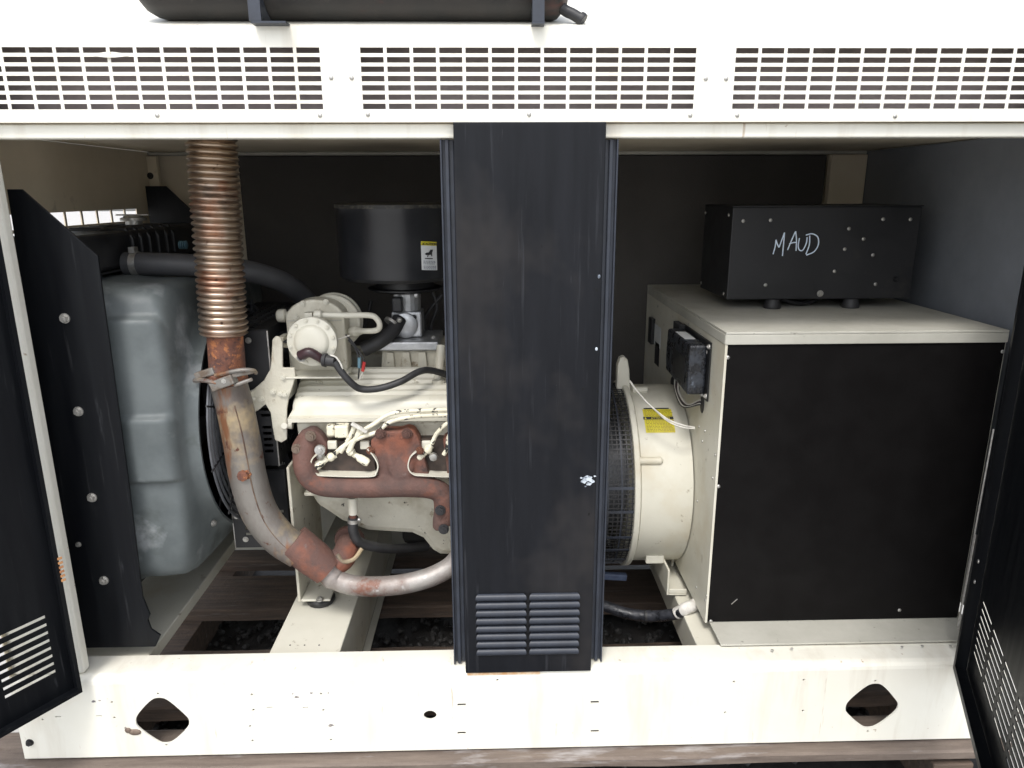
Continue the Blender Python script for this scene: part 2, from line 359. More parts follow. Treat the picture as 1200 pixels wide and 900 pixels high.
for px, py, r_ in ((348, 817, .006), (343, 813, .003), (388, 850, .008), (385, 812, .003), (60, 822, .005), (110, 822, .007), (117, 821, .004), (365, 812, .004), (147, 853, .006)):
    c = YP(px, py, 0); bm = NB(); pts = [(c.x+r_*random.uniform(.4, 1.1)*math.cos(2*math.pi*i/9), c.z+.6*r_*random.uniform(.4, 1.1)*math.sin(2*math.pi*i/9)) for i in range(9)]
    prism(bm, pts, 1, -.0004, .002); build('paint_chip', bm, mat('bare_grey_chip', (.12, .11, .12), (.3, .27, .24), 120, .4, .6, .7) if 'bare_grey_chip' not in bpy.data.materials else bpy.data.materials['bare_grey_chip'], rail)
# --- crossmembers
def cross(x0, x1, z0, y0=.092, y1=YB-.06, m='cream', name='crossbeam'):
    bm = NB(); box(bm, x0, x1, y0, y1, z0, .2)
    return build(name, bm, m, enc, bevel=.003)
cross(-1.10, -.872, .165); 
cross(-.574, -.397, .012)
bm = NB(); box(bm, -.396, -.375, .092, YB-.06, .012, .016); build('beam_flange', bm, 'beam', enc)
cross(.508, .70, .11); cross(1.0, 1.25, .11)
bl = [o for o in enc.children if o.name.startswith('crossbeam')]
for i in range(3):
    bolt(bl[1], ZP(340+17*i, 756, .2005), (0, 0, 1), .0022, 'ink', 'rivet', 'screw')
# --- tray under the control box
bm = NB(); box(bm, .555, 1.235, .075, 1.0, .2255, .2295); build('box_tray', bm, 'beam', enc, bevel=.001)
for px, py in ((905, 762), (928, 760), (1057, 758), (1081, 757), (1114, 757)): bolt(enc, ZP(px, py, .229), (0, 0, 1), .0035, 'steel', 'rivet', 'rivet')
# --- header with three grilles
z0h, ztop = 1.449, 1.618
rowz = []
for k in range(7): b0 = 1.4725+k*.0165; rowz += [b0, b0+.0100]
colx = []
for start in (-.9590, -.2470, .4650):
    for k in range(13): s = start+k*.0494; colx += [s, s+.0432]
us = [XL] + colx + [XR]; vz = [z0h] + rowz + [ztop]
hset = {(1+2*i, 1+2*j) for i in range(39) for j in range(7)}
bm = grid_plate(NB(), us, vz, hset, lambda u, v, t: (u, t, v), .0015)
head = build('header_grille', bm, 'sill', enc)
bm = NB(); pts = [(YP(110+ i*8, 64.5, -.001)) for i in range(6)]
rings_mesh(bm, [[p + Vector((0, -.004*math.sin(math.pi*i/5), s*(.0015+.0035*math.sin(math.pi*i/5)))) for s in (-1, 1)] + [p + Vector((0, .002, s*.001)) for s in (1, -1)] for i, p in enumerate(pts)])
build('bent_bar', bm, 'sill', head, label='torn and bent grille bar')
for px, py in ((184, 135), (375, 135), (388, 91), (412, 91), (431, 134), (620, 134), (809, 135), (827, 92), (851, 92), (864, 135), (1049, 136)):
    bolt(head, YP(px, py, -.001), (0, -1, 0), .0042, 'steel', 'rivet', 'screw')
# ---- door frame lip, ceiling, walls
bm = NB(); box(bm, XL, XR, .014, .05, 1.4205, 1.4475); build('door_frame_head', bm, 'sill', enc, bevel=.003)
bm = NB(); box(bm, XL, XR, .006, YB, 1.4485, 1.452); build('ceiling', bm, 'tan', enc)
bm = NB(); box(bm, XL+.01, XR-.01, .03, YB-.02, 1.4525, 1.462); build('plenum_floor', bm, mat('dusty_black_foam', (.02, .02, .02), (.06, .06, .065), 8, .4, .7, .9, spots=[((.5, .5, .5), 26, .66, .04)]), enc)
bm = NB(); box(bm, XL+.01, XR-.01, .10, .11, 1.463, 1.64); build('added_grille_backing', bm, mat('slot_lightening_brown', (.34, .29, .28), (.26, .22, .21), 6, rough=.8), enc)  # added backing, close and pale so the grille slots look less black
sl18 = math.tan(rad(18))
bm = NB(); prism(bm, [(0, ztop+.0001), (YB*.5, ztop+YB*.5*sl18), (YB*.5, ztop+YB*.5*sl18+.003), (0, ztop+.0012)], 0, XL-.003, XR+.003)
build('roof', bm, 'sill', enc)
bm = NB(); prism(bm, [(YB*.5+.001, ztop+YB*.5*sl18), (YB, ztop), (YB, ztop+.003), (YB*.5+.001, ztop+YB*.5*sl18+.003)], 0, XL-.003, XR+.003)
build('roof', bm, 'sill', enc)
for x in (XL, XR-.003):
    bm = NB(); prism(bm, [(.004, ztop), (YB-.004, ztop), (YB*.5, ztop+YB*.5*sl18-.001)], 0, x, x+.003)
    build('gable_end', bm, 'sill', enc)
# left end wall with louvre window
wy = [.30]
ww = (1.105-.40)/8
wcols = []
for k in range(8): a = XP(160, 246, XL).y - .006 - (k+1)*.081; wcols.append((a+.009, a+.081))
wcols = sorted(wcols)
us = [.0045] + [v for c in wcols for v in c] + [YB]
zt = XP(150, 246, XL).z+.003
wr = []
for k in range(6): wr.append((zt-.036-k*.044, zt-k*.044))
wr = sorted(wr); vz = [.225] + [v for c in wr for v in c] + [1.448]
hs_ = {(1+2*i, 1+2*j) for i in range(8) for j in range(6)}
bm = grid_plate(NB(), us, vz, hs_, lambda u, v, t: (XL+t, u, v), .003)
build('end_wall', bm, 'tan', enc)
bm = NB(); box(bm, XL, XL+.003, .0045, YB, 1.4525, ztop-.001); build('end_wall', bm, 'tan', enc)
bm = NB(); box(bm, XR-.003, XR, .0045, YB, .225, ztop-.001); build('end_wall', bm, 'sill', enc)
bm = NB(); box(bm, XR-.02, XR-.0035, .05, YB-.03, .235, 1.445); build('insulation_panel', bm, 'side', enc, label='blue black lining sheet on the right end wall')
bm = NB(); box(bm, XL, XR, YB, YB+.003, .20, ztop); build('back_wall', bm, 'tan', enc)
bm = NB(); box(bm, XL+.003, XR-.003, YB-.045, YB-.004, 1.4365, 1.4480); build('roof_channel', bm, 'beam', enc, bevel=.003)
xi0 = YP(279, 182, YB-.02).x; xi1 = YP(968, 182, YB-.02).x
bm = NB(); box(bm, xi0, .1, YB-.03, YB-.004, .25, 1.435); build('insulation_panel', bm, 'foam', enc, bevel=.004, label='black foam lining panel behind the engine')
bm = NB(); box(bm, .104, xi1, YB-.03, YB-.004, .25, 1.435); build('insulation_panel', bm, 'foam', enc, bevel=.004, label='black foam lining panel behind the control box')
bm = NB(); box(bm, XL+.003, XL+.035, YB-.055, YB-.035, .22, 1.435); cp = build('corner_post', bm, 'tan', enc, bevel=.002)
bolt(cp, YP(176, 206, YB-.056), (0, -1, 0), .008, 'blackrough', 'hex')
bm = NB(); box(bm, xi1+.003, XR-.022, YB-.06, YB-.032, .22, 1.435); build('corner_post', bm, 'tan', enc, bevel=.002)
bm = NB(); tube(bm, [YP(1037, 165, YB-.075), YP(1029, 185, YB-.075), YP(1025, 205, YB-.075), YP(1020, 238, YB-.075)], .003, 8); build('wire', bm, 'wirewhite', enc, smooth=True, label='thin white wire down the right corner post')
# posts
bm = NB(); box(bm, -1.010, -.971, .012, .040, .2265, 1.4195); post = build('door_post', bm, 'sill', enc, bevel=.006)
bm = NB(); box(bm, 1.128, 1.16, .012, .024, .2265, 1.4195); build('door_post', bm, 'sill', enc, bevel=.006)
bm = NB(); box(bm, XL, -1.011, .016, .02, .2265, 1.4195); build('corner_panel', bm, 'sill', enc)
bm = NB(); box(bm, 1.161, XR, .016, .02, .2265, 1.4195); build('corner_panel', bm, 'sill', enc)
# centre panel
bm = NB(); box(bm, -.0755, .2205, -.0055, -.0015, .2215, 1.4485)
box(bm, -.0755, -.0725, -.0014, .011, .2262, 1.419); box(bm, .2175, .2205, -.0014, .011, .2262, 1.419)
cpan = build('centre_panel', bm, 'panel', enc, bevel=.0015)
for s, xa, xb in ((-1, -.104, -.077), (1, .222, .250)):
    bm = NB(); box(bm, xa, xb, .030, .034, .2285, 1.419)
    box(bm, xa if s < 0 else xb-.004, xa+.004 if s < 0 else xb, .018, .0298, .2285, 1.419)
    box(bm, (xa+xb)/2-.004, (xa+xb)/2+.004, .022, .0298, .2285, 1.419)
    build('panel_flange', bm, 'louver', cpan, bevel=.0015)
lv = None
for c0, c1 in ((-.045, .0635), (.0775, .190)):
    for k in range(8):
        zt = .4305-k*.0204
        if lv is None:
            bm = NB(); n = 7; W = c1-c0
            rings = []
            for i in range(n+1):
                a = math.pi*i/n
                rings.append((-.0095*math.sin(a)**.8 if 0 < i < n else 0, -(1-math.cos(a))/2*.0165))
            for (ya, za), (yb, zb) in zip(rings, rings[1:]):
                def ins(y): return .006*(1+y/.0095)
                a = [bm.verts.new(p) for p in ((ins(ya)-.004, ya, za), (W-ins(ya)+.004, ya, za), (W-ins(yb)+.004, yb, zb), (ins(yb)-.004, yb, zb))]
                bm.faces.new(a)
            bmesh.ops.remove_doubles(bm, verts=bm.verts, dist=.0001)
            bmesh.ops.holes_fill(bm, edges=[e for e in bm.edges if e.is_boundary])
            me = bpy.data.meshes.new('louver'); bmesh.ops.recalc_face_normals(bm, faces=bm.faces); bm.to_mesh(me); bm.free(); me.materials.append(M['louver'])
            for p in me.polygons: p.use_smooth = True
            me.set_sharp_from_angle(angle=rad(50)); lv = me
        o = link('louver', lv, cpan); o.location = Vector((c0, -.0056, zt)) - BASE[cpan]
bm = NB()
for px, py, r_ in ((689, 561, .010), (684, 564, .007), (694, 564, .006), (690, 567, .006), (681, 560, .003), (697, 558, .003), (686, 570, .002)):
    c = YP(px, py, -.006); prism(bm, [(c.x+1.25*r_*random.uniform(.55, 1.05)*math.cos(2*math.pi*i/11), c.z+.8*r_*random.uniform(.5, 1.05)*math.sin(2*math.pi*i/11)) for i in range(11)], 1, -.0063-r_*.03, -.0054)
build('scuff', bm, 'patch', cpan, kind='stuff', label='pale scuffed patch near the right edge')
for px, py in ((702, 324), (699, 409)):
    bm = NB(); ball(bm, YP(px, py, -.006), .0028, 8, (1, .3, 1.4)); build('scuff', bm, 'patch', cpan)
# doors
def door(hx_, ang, width, sgn, cols, rowtop, pitch, label):
    """local x along the door, local y thickness, inner side is sgn*y"""
    a = -(90+ang); me_root = None
    z0, z1, Hs = .2075, 1.438, .0075
    us = [0.0]
    for c in cols: us += list(c)
    us.append(width); rows = sorted([(rowtop-k*pitch-Hs, rowtop-k*pitch) for k in range(8)])
    vz = [z0] + [v for r in rows for v in r] + [z1]
    hset = {(1+2*i, 1+2*j) for i in range(len(cols)) for j in range(8)}
    bm = grid_plate(NB(), us, vz, hset, lambda u, v, t: (u, -t*sgn, v-z0), .002)
    fl = .026
    ya, yb = (0.0005, fl) if sgn > 0 else (-fl, -.0005)
    for x0_, x1_, za, zb in ((0, .003, 0, z1-z0), (width-.003, width, 0, z1-z0), (.0035, width-.0035, 0, .003), (.0035, width-.0035, z1-z0-.003, z1-z0)):
        box(bm, x0_, x1_, ya, yb, za, zb)
    # inner return lips
    yr0, yr1 = (fl+.0005, fl+.002) if sgn > 0 else (-fl-.002, -fl-.0005)
    lw = .009 if sgn > 0 else .016
    box(bm, 0, lw, yr0, yr1, 0, z1-z0); box(bm, lw+.0005, width-lw-.0005, yr0, yr1, 0, lw); box(bm, width-lw, width, yr0, yr1, 0, z1-z0)
    o = build('door', bm, 'black', None, label=label, bevel=0)
    # re-home as a child of the enclosure
    for v in o.data.vertices: v.co += BASE[o]
    BASE[o] = Vector(); o.parent = enc
    o.location = Vector((hx_, -.012, z0)) - BASE[enc]; o.rotation_euler = (0, 0, rad(a))
    hood = None
    for c in cols:
        for r in rows:
            if hood is None or hood[1] != c[1]-c[0]:
                W = c[1]-c[0]; b2 = NB(); y1 = -.0025*sgn; y2 = -.009*sgn
                prism(b2, [(y1, Hs+.004), (y2, Hs+.0005), (y2, Hs-.001), (y1, Hs+.002)], 0, 0, W)
                me = bpy.data.meshes.new('louver'); bmesh.ops.recalc_face_normals(b2, faces=b2.faces); b2.to_mesh(me); b2.free(); me.materials.append(M['sill']); hood = (me, W)
            l = link('louver', hood[0], o); l.location = (c[0], 0, r[0]-z0)
    return o
dl = door(-.980, 33, .62, 1, [(.035, .139), (.152, .256), (.27, .374)], .4175, .0198, 'black inner face of the left door, swung wide open')
dr = door(1.121, 24.6, .62, -1, [(.030, .134), (.149, .253), (.268, .372), (.387, .491)], .4155, .0186, 'black inner face of the right door, swung half open')
for k in range(6):
    bm = NB(); box(bm, -.006, .003, .0287, .031, .285+k*.0105, .290+k*.0105); build('hinge_knuckle', bm, mat('orange_rust', (.55, .28, .12), (.4, .18, .08), 30) if k == 0 else bpy.data.materials['orange_rust'], dl)
for z in (.315, .265):
    o = bolt(dr, (.064, -.0285, z), (0, -1, 0), .005, 'steel', 'rivet')
bm = NB(); tube(bm, [(.0, -.03, .35), (-.012, -.03, .1), (-.02, -.028, .35), (-.014, -.028, .6)], .0018, 6); build('edge_seal', bm, 'steel', dr)

# ================================================================== MUFFLER
xa = YP(166, 5, .05).x; xb = YP(658, 5, .05).x; MY, MZ = .05, 1.708
muf = thing('muffler', (xa+.4, .05, 1.635), 'long rusty black exhaust muffler lying along the front edge of the roof', 'muffler')
r = .070
bm = NB(); lathe(bm, (xa, MY, MZ), (1, 0, 0), [(0, .032), (.005, .046), (.014, .057), (.03, .066), (.045, r), (xb-xa-.02, r), (xb-xa-.008, .066), (xb-xa, .057), (xb-xa+.010, .045)], 48)
build('muffler_body', bm, mat('rusty_black_steel', (.020, .019, .018), (.035, .031, .028), 14, .4, .65, .55, .7, bump=.2, spots=[((.09, .03, .022), 5, .66, .10, (.7, 2, 1.6)), ((.05, .045, .04), 30, .64, .1)]), muf, smooth=True)
bm = NB(); pr_ = YP(662, 12, .03); tube(bm, [pr_ + Vector((-.03, 0, .02)), pr_, YP(672, 17, .025), YP(683, 24, .02)], .0105, 12); lathe(bm, YP(679, 21, .022), YP(683, 24, .02)-YP(679, 21, .022), [(0, .0125), (.006, .0135), (.010, .0125)], 14)
build('drain_pipe', bm, 'blackrough', muf, smooth=True)
for px in (309, 629):
    x = YP(px, 20, .03).x; bm = NB(); n = 30; w2 = .011
    for i in range(n):
        a0, a1 = 2*math.pi*i/n, 2*math.pi*(i+1)/n
        q = [(x-w2, MY+(r+.003)*math.cos(a), MZ+(r+.003)*math.sin(a)) for a in (a0, a1)] + [(x+w2, MY+(r+.003)*math.cos(a), MZ+(r+.003)*math.sin(a)) for a in (a1, a0)]
        bm.faces.new([bm.verts.new(p) for p in q])
    bmesh.ops.remove_doubles(bm, verts=bm.verts, dist=.0001)
    bmesh.ops.solidify(bm, geom=bm.faces[:], thickness=.002)
    box(bm, x-w2, x+w2, -.0265, -.023, 1.6215, MZ)
    fx0, fx1 = (x-.008, x+.055) if px < 400 else (x-.012, x+.012)
    prism(bm, [(fx0, -.004), (fx1, -.004), (fx1, .055), (fx0, .055)], 2, 1.6385, 1.6425) if False else box(bm, fx0, fx1, -.0265, .02, 1.6175, 1.6212)
    build('strap', bm, 'louver', muf, smooth=True, ang=30)
bm = NB(); box(bm, xa+.1, xb-.1, .055, .085, 1.630, 1.640); build('saddle', bm, 'blackrough', muf)

# ================================================================== RADIATOR
radi = thing('radiator', (-.93, .5, .2), 'engine radiator with black side plates and grey plastic fan shroud at the left', 'radiator')
pp = [(-1.009, 1.327), (-.979, 1.327), (-.843, 1.189), (-.845, 1.10), (-.8495, .683), (-.857, .373), (-.846, .325), (-.853, .31), (-.848, .285), (-.828, .267), (-.844, .236), (-1.025, .236)]
bm = NB(); prism(bm, pp, 1, .10, .106); 
sp = build('side_plate', bm, 'black', radi, bevel=.001)
for px, py, s in ((76, 373, 1), (92, 482, 1), (108, 583, 1), (92, 638, .6), (122, 680, 1)): bolt(sp, YP(px, py, .0995), (0, -1, 0), .0085*s, 'steel')
bm = NB(); prism(bm, [(-1.115, 1.339), (-1.05, 1.339), (-.93, 1.215), (-.93, .3), (-1.115, .3)], 1, .955, .961); build('side_plate', bm, 'black', radi, label='rear black side plate with a sloping top corner')
bm = NB(); box(bm, -1.12, -.98, .12, .94, .28, 1.13); build('core', bm, 'blackrough', radi)
bm = NB()
for k in range(60): box(bm, -1.125, -1.1205, .13+.8*k/60, .135+.8*k/60, .30, 1.12)
build('core_fins', bm, 'alu', radi, kind='stuff')
# top tank with ribs
bm = NB(); prism(bm, [(.16, 1.135), (.16, 1.205), (.18, 1.225), (.92, 1.225), (.94, 1.205), (.94, 1.135)], 0, -1.10, -.935); tank = build('top_tank', bm, 'blackrough', radi, bevel=.01)
for px in (158, 168, 178, 188, 198, 206):
    y = XP(px, 290, -.93).y
    bm = NB(); prism(bm, [(-1.09, 1.150), (-.927, 1.150), (-.927, 1.205), (-.945, 1.233), (-1.09, 1.233)], 1, y-.008, y+.008); build('rib', bm, 'blackrough', tank, bevel=.004)
bm = NB(); box(bm, -.98, -.93, .14, .94, 1.1305, 1.1345); build('tank_seam', bm, 'blackrough', radi)
cpos = XP(158, 268, -1.0); lathe_c = (cpos.x, cpos.y, 1.2335)
bm = NB(); lathe(bm, lathe_c, (0, 0, 1), [(0, .022), (.01, .022), (.0105, .034), (.018, .034), (.020, .026), (.024, .024)], 24); box(bm, cpos.x-.045, cpos.x+.045, cpos.y-.006, cpos.y+.006, 1.2575, 1.2615)
build('filler_cap', bm, 'steel', tank, smooth=True)
bm = NB(); tube(bm, [Vector((-1.0, .17, 1.20)), XP(112, 275, -1.0), XP(128, 267, -1.0), XP(148, 268, -1.0)], .008, 10); build('overflow_hose', bm, 'rubber', tank, smooth=True)
bm = NB()
cc = XP(210, 287, -.92)
for k in range(4): lathe(bm, cc + Vector((.006*k, 0, 0)), (1, 0, 0), [(0, .009), (.0015, .0125), (.003, .0125), (.0045, .009)], 14)
build('drain_coil', bm, 'wireblue', tank, smooth=True)
# shroud
def se(cx, cz, ry, rz, n, N_=64):
    out = []
    for i in range(N_):
        a = 2*math.pi*i/N_; c, s = math.cos(a), math.sin(a)
        out.append((cx + ry*abs(c)**(2/n)*(1 if c > 0 else -1), cz + rz*abs(s)**(2/n)*(1 if s > 0 else -1)))
    return out
FC = Vector((-.74, .51, .72)); FR = .315
def step(z):        # moulded steps of the near side
    d = 0
    if z > 1.055: d += .0
    for zc, h in ((1.045, .022), (.815, .017), (.655, -.016)):
        d += h/(1+math.exp(max(-40, min(40, (z-zc)/.0025))))
    return d
ANG = set(2*math.pi*i/220 for i in range(220))
for zc in (1.045, .815, .655):
    for dz in (-.014, -.009, -.005, -.002, .002, .005, .009, .014): ANG.add((math.pi + math.atan2(-(zc+dz-.745), .385)) % (2*math.pi))
ANG = sorted(ANG)
def polar(cy, cz, ry, rz, n):
    out = []
    for a in ANG:
        c, s_ = math.cos(a), math.sin(a); r_ = ((abs(c)/ry)**n+(abs(s_)/rz)**n)**(-1/n); out.append((cy+r_*c, cz+r_*s_))
    return out
rings = []
for x, ry, rz, n, cy, cz, k in ((-.985, .395, .375, 14, .53, .745, 0), (-.90, .395, .375, 14, .53, .745, 0), (-.875, .39, .37, 12, .53, .745, .5), (-.84, .388, .367, 14, .53, .745, 1), (-.785, .387, .366, 12, .53, .745, 1), (-.768, .383, .362, 10, .53, .745, 1), (-.757, .374, .354, 7, .528, .743, .9), (-.750, .355, .344, 4.2, .520, .735, .5), (-.744, .332, .330, 2.6, .512, .725, 0), (-.735, .322, .322, 2.1, .51, .72, 0), (-.715, .318, .318, 2, .51, .72, 0), (-.715, .311, .311, 2, .51, .72, 0), (-.80, .311, .311, 2, .51, .72, 0)):
    pts = []
    for (y, z) in polar(cy, cz, ry, rz, n):
        if k and y < cy:
            wgt = min(1, max(0, (cy-y)/ry*2-1)); y += (.024-step(z))*wgt*k
        pts.append((x, y, z))
    rings.append(pts)
bm = NB(); rings_mesh(bm, rings, cap=False); shroud = build('fan_shroud', bm, 'plastic', radi, smooth=True, ang=60)
# fan guard rings
def ring_wire(bm, x, R, r, n=56):
    rings_mesh(bm, [[(x+r*math.cos(b), FC.y+(R+r*math.sin(b))*math.cos(a), FC.z+(R+r*math.sin(b))*math.sin(a)) for b in [2*math.pi*j/6 for j in range(6)]] for a in [2*math.pi*i/n for i in range(n)]], closed=True)
guard = None
for i, R in enumerate((.304, .286, .268, .248, .228, .208, .186, .162, .135, .105)):
    bm = NB(); ring_wire(bm, -.698, R, .0038); o = build('guard_ring', bm, 'guardwire', radi, smooth=True)
bm = NB()
for i in range(12):
    a = 2*math.pi*i/12+.2; d = Vector((0, math.cos(a), math.sin(a)))
    cyl(bm, Vector((-.696, FC.y, FC.z))+d*.09, Vector((-.696, FC.y, FC.z))+d*.318, .0026, n=6)
build('guard_spokes', bm, 'blackrough', radi, smooth=True)
bm = NB()
for i in range(6):
    a = 2*math.pi*i/6
    for s in (0,):
        d = Vector((0, math.cos(a), math.sin(a))); t = Vector((0, -math.sin(a), math.cos(a)))
        P = Vector((-.76, FC.y, FC.z)); q = [P+d*.05-t*.03+Vector((.02, 0, 0)), P+d*.05+t*.03-Vector((.02, 0, 0)), P+d*.28+t*.06-Vector((.02, 0, 0)), P+d*.28-t*.06+Vector((.02, 0, 0))]
        f = [bm.verts.new(v) for v in q]; g = [bm.verts.new(v+Vector((.004, 0, 0))) for v in q]
        bm.faces.new(f[::-1]); bm.faces.new(g)
        for j in range(4): bm.faces.new((f[j], f[(j+1) % 4], g[(j+1) % 4], g[j]))
cyl(bm, (-.80, FC.y, FC.z), (-.72, FC.y, FC.z), .06, n=20)
build('fan', bm, 'blackrough', radi)
for px, py in ((250, 613), (231, 407)): bolt(shroud, XP(px, py, -.735), (1, -.3, 0), .007, 'steel')

# ================================================================== ENGINE
eng = thing('engine', (-.2, .6, .2), 'cream painted V8 engine with rusty exhaust manifold inside the left opening', 'engine')
# block and heads
bm = NB(); box(bm, -.50, .18, .42, .80, .47, .70)
prism(bm, [(.34, .56), (.42, .50), (.5, .50), (.52, .84), (.43, .84), (.315, .74)], 0, -.515, .19)
prism(bm, [(.70, .50), (.86, .56), (.885, .74), (.77, .84), (.68, .84)], 0, -.515, .19)
build('engine_block', bm, 'cast', eng, bevel=.008)
pan = [(-.522, .505), (-.50, .47), (-.436, .42), (-.366, .388), (-.24, .378), (-.21, .362), (-.185, .325), (-.163, .31), (.1, .30), (.18, .36), (.18, .506)]
bm = NB(); prism(bm, pan, 1, .40, .80); build('oil_pan', bm, 'cast', eng, bevel=.02)
bm = NB(); box(bm, -.53, .19, .385, .81, .507, .517); build('pan_rail', bm, 'cast', eng, bevel=.003)
for px in (395, 445, 500): bolt(eng, YP(px, 582, .385), (0, -.3, 1), .006, 'cream')
# valve cover
def vcov(yf, s, parent):
    prof = [(.295, .750), (.295, .760), (.312, .763), (.316, .780), (.322, .793), (.332, .802), (.346, .806)]
    top = [(.346, .806)]
    for k in range(5):
        y = .351+k*.022; z = .806+k*.0098
        top += [(y, z-.003), (y+.005, z+.007), (y+.014, z+.0105), (y+.018, z+.003)]
    top += [(.468, .852), (.475, .835), (.47, .76)]
    prof = prof + top[1:]
    def sec(sc_): return [(yf + s*(c[0]-.295), c[1]) for c in prof]
    bm = NB(); rings = []
    cy, cz = .385, .752
    for x, k in ((-.505, .50), (-.52, .74), (-.5235, .86), (-.52, .93), (-.512, .975), (-.495, 1.0), (.16, 1.0), (.17, .9)):
        rings.append([(x if c[1] > .7665 else (-.53 if x < -.4 else .175 if x > .165 else x), yf+s*(cy+(c[0]-cy)*(k if c[1] > .7665 else 1)-.295), cz+(c[1]-cz)*(k if c[1] > .7665 else 1)) for c in prof])
    rings_mesh(bm, rings); return build('valve_cover', bm, 'cream', parent, smooth=True, ang=35, bevel=.0)
vc = vcov(.295, 1, eng); vcov(.90, -1, eng)
for px in (376, 488): bolt(vc, YP(px, 452, .40)+Vector((0, 0, .006)), (0, -.3, 1), .007, 'cream')
# gas regulator
reg = build('gas_regulator', lathe(NB(), YP(365, 401, .292), (0, 1, 0), [(-.012, .02), (-.010, .034), (-.006, .040), (0, .044), (.004, .0615), (.010, .0625), (.016, .0625), (.02, .055), (.03, .045), (.1, .045)], 44), 'cream', eng, smooth=True)
rc = YP(365, 401, .29)
for k in range(12):
    a = 2*math.pi*k/12+.2; bolt(reg, rc+Vector((.054*math.cos(a), .004, .054*math.sin(a))), (0, -1, 0), .0042, 'cream')
bm = NB(); x0, x1 = -.540, -.388; zb, zt = .862, 1.0
arch = [(x0, zb), (x1, zb), (x1, zt)] + [((x0+x1)/2+(x1-x0)/2*math.cos(a)*1.0, zt+.052*math.sin(a)) for a in [math.pi*i/14 for i in range(1, 14)]] + [(x0, zt)]
prism(bm, arch, 1, .385, .45); build('regulator_body', bm, 'cast', eng, bevel=.006)
bm = NB(); cxm = -.452
for y, R in ((.452, .077), (.470, .075), (.488, .077), (.506, .070)): lathe(bm, (cxm+.015, y, .978), (0, 1, 0), [(0, R*.96), (.003, R), (.010, R), (.013, R*.96)], 40)
lathe(bm, (cxm+.015, .45, .978), (0, 1, 0), [(0, .068), (.07, .068)], 36)
build('regulator_diaphragm', bm, 'cream', eng, smooth=True)
for px, py in ((347, 372), (385, 372), (399, 429), (355, 356), (382, 354)): bolt(eng, YP(px, py, .384), (0, -1, 0), .006, 'cream')
bm = NB(); box(bm, -.535, -.395, .383, .3848, .996, .9995); build('regulator_seam', bm, 'beam', eng)
bm = NB(); lathe(bm, YP(330, 370, .42)-Vector((.012, 0, 0)), (1, 0, 0), [(0, .013), (.004, .017), (.022, .018), (.026, .011), (.05, .010)], 16); build('elbow_fitting', bm, 'cream', eng, smooth=True)
bm = NB(); tube(bm, [YP(370, 369, .33), YP(400, 369.5, .34), YP(432, 369.5, .36), YP(441, 373, .365), YP(445, 381, .37), YP(441, 387, .38), YP(425, 388, .40), YP(408, 388, .43)], .0075, 12)
lathe(bm, YP(368, 369, .33), (1, 0, 0), [(0, .010), (.002, .013), (.018, .013), (.022, .008)], 12)
lathe(bm, YP(409, 388, .425), (1, -.15, 0), [(0, .008), (.006, .013), (.020, .015), (.028, .012), (.036, .008)], 14)
box(bm, YP(361, 369, .33).x-.006, YP(361, 369, .33).x+.012, .32, .345, YP(361, 380, .33).z, YP(361, 366, .33).z)
cyl(bm, YP(363, 373, .33), YP(363, 386, .31), .009, n=12)
build('gas_pipe', bm, 'cream', eng, smooth=True)
bm = NB(); fp = YP(351, 419, .275); fq = YP(368, 417, .272)
lathe(bm, fp, (1, -.1, .08), [(-.004, .007), (0, .0105), (.010, .0115), (.014, .008)], 6)
build('plug_fitting', bm, 'alu', reg, smooth=False)
bm = NB(); tube(bm, [YP(352, 417, .275), YP(362, 413, .268), YP(371, 417, .272), YP(377, 421, .28)], lambda t: .0135-.003*t, 12); build('elbow_fitting', bm, 'maroon', reg, smooth=True)
bm = NB(); d = YP(394, 424, .27)-YP(379, 422, .275); lathe(bm, YP(377, 421.5, .276), d, [(0, .010), (.004, .0165), (.012, .0175), (.014, .014), (.034, .014), (.036, .010)], 18); build('sensor_plug', bm, 'rubber', reg, smooth=True)
bm = NB(); tube(bm, [YP(387, 416, .262), YP(394, 419, .262), YP(400, 428, .262), YP(402, 437, .265)], .0022, 8); build('wire', bm, 'wirewhite', reg, smooth=True)
bm = NB(); tube(bm, [YP(392, 424, .265), YP(401, 437, .265), YP(413, 450, .27), YP(424, 456, .28), YP(445, 455, .29), YP(470, 447, .30), YP(490, 436, .33), YP(505, 434, .36), YP(530, 441, .40)], .0088, 12)
build('wiring_loom', bm, 'rubber', eng, smooth=True)
for pts, m in (([(405, 392), (414, 402), (422, 414), (428, 425)], 'rubber'), ([(408, 398), (416, 408), (420, 418), (421, 427)], 'rubber'), ([(421, 419), (421, 431)], 'wireblue'), ([(427, 424), (425, 435)], 'wirered'), ([(425, 436), (421, 445)], 'wirewhite'), ([(383, 401), (398, 397), (410, 393)], 'wirewhite'), ([(421, 430), (420, 444)], 'rubber')):
    bm = NB(); P = [YP(a, b, .36) for a, b in pts]; tube(bm, P, .0045 if m in ('wireblue', 'wirered') else .0022, 8, k=4); build('wire', bm, m, eng, smooth=True)
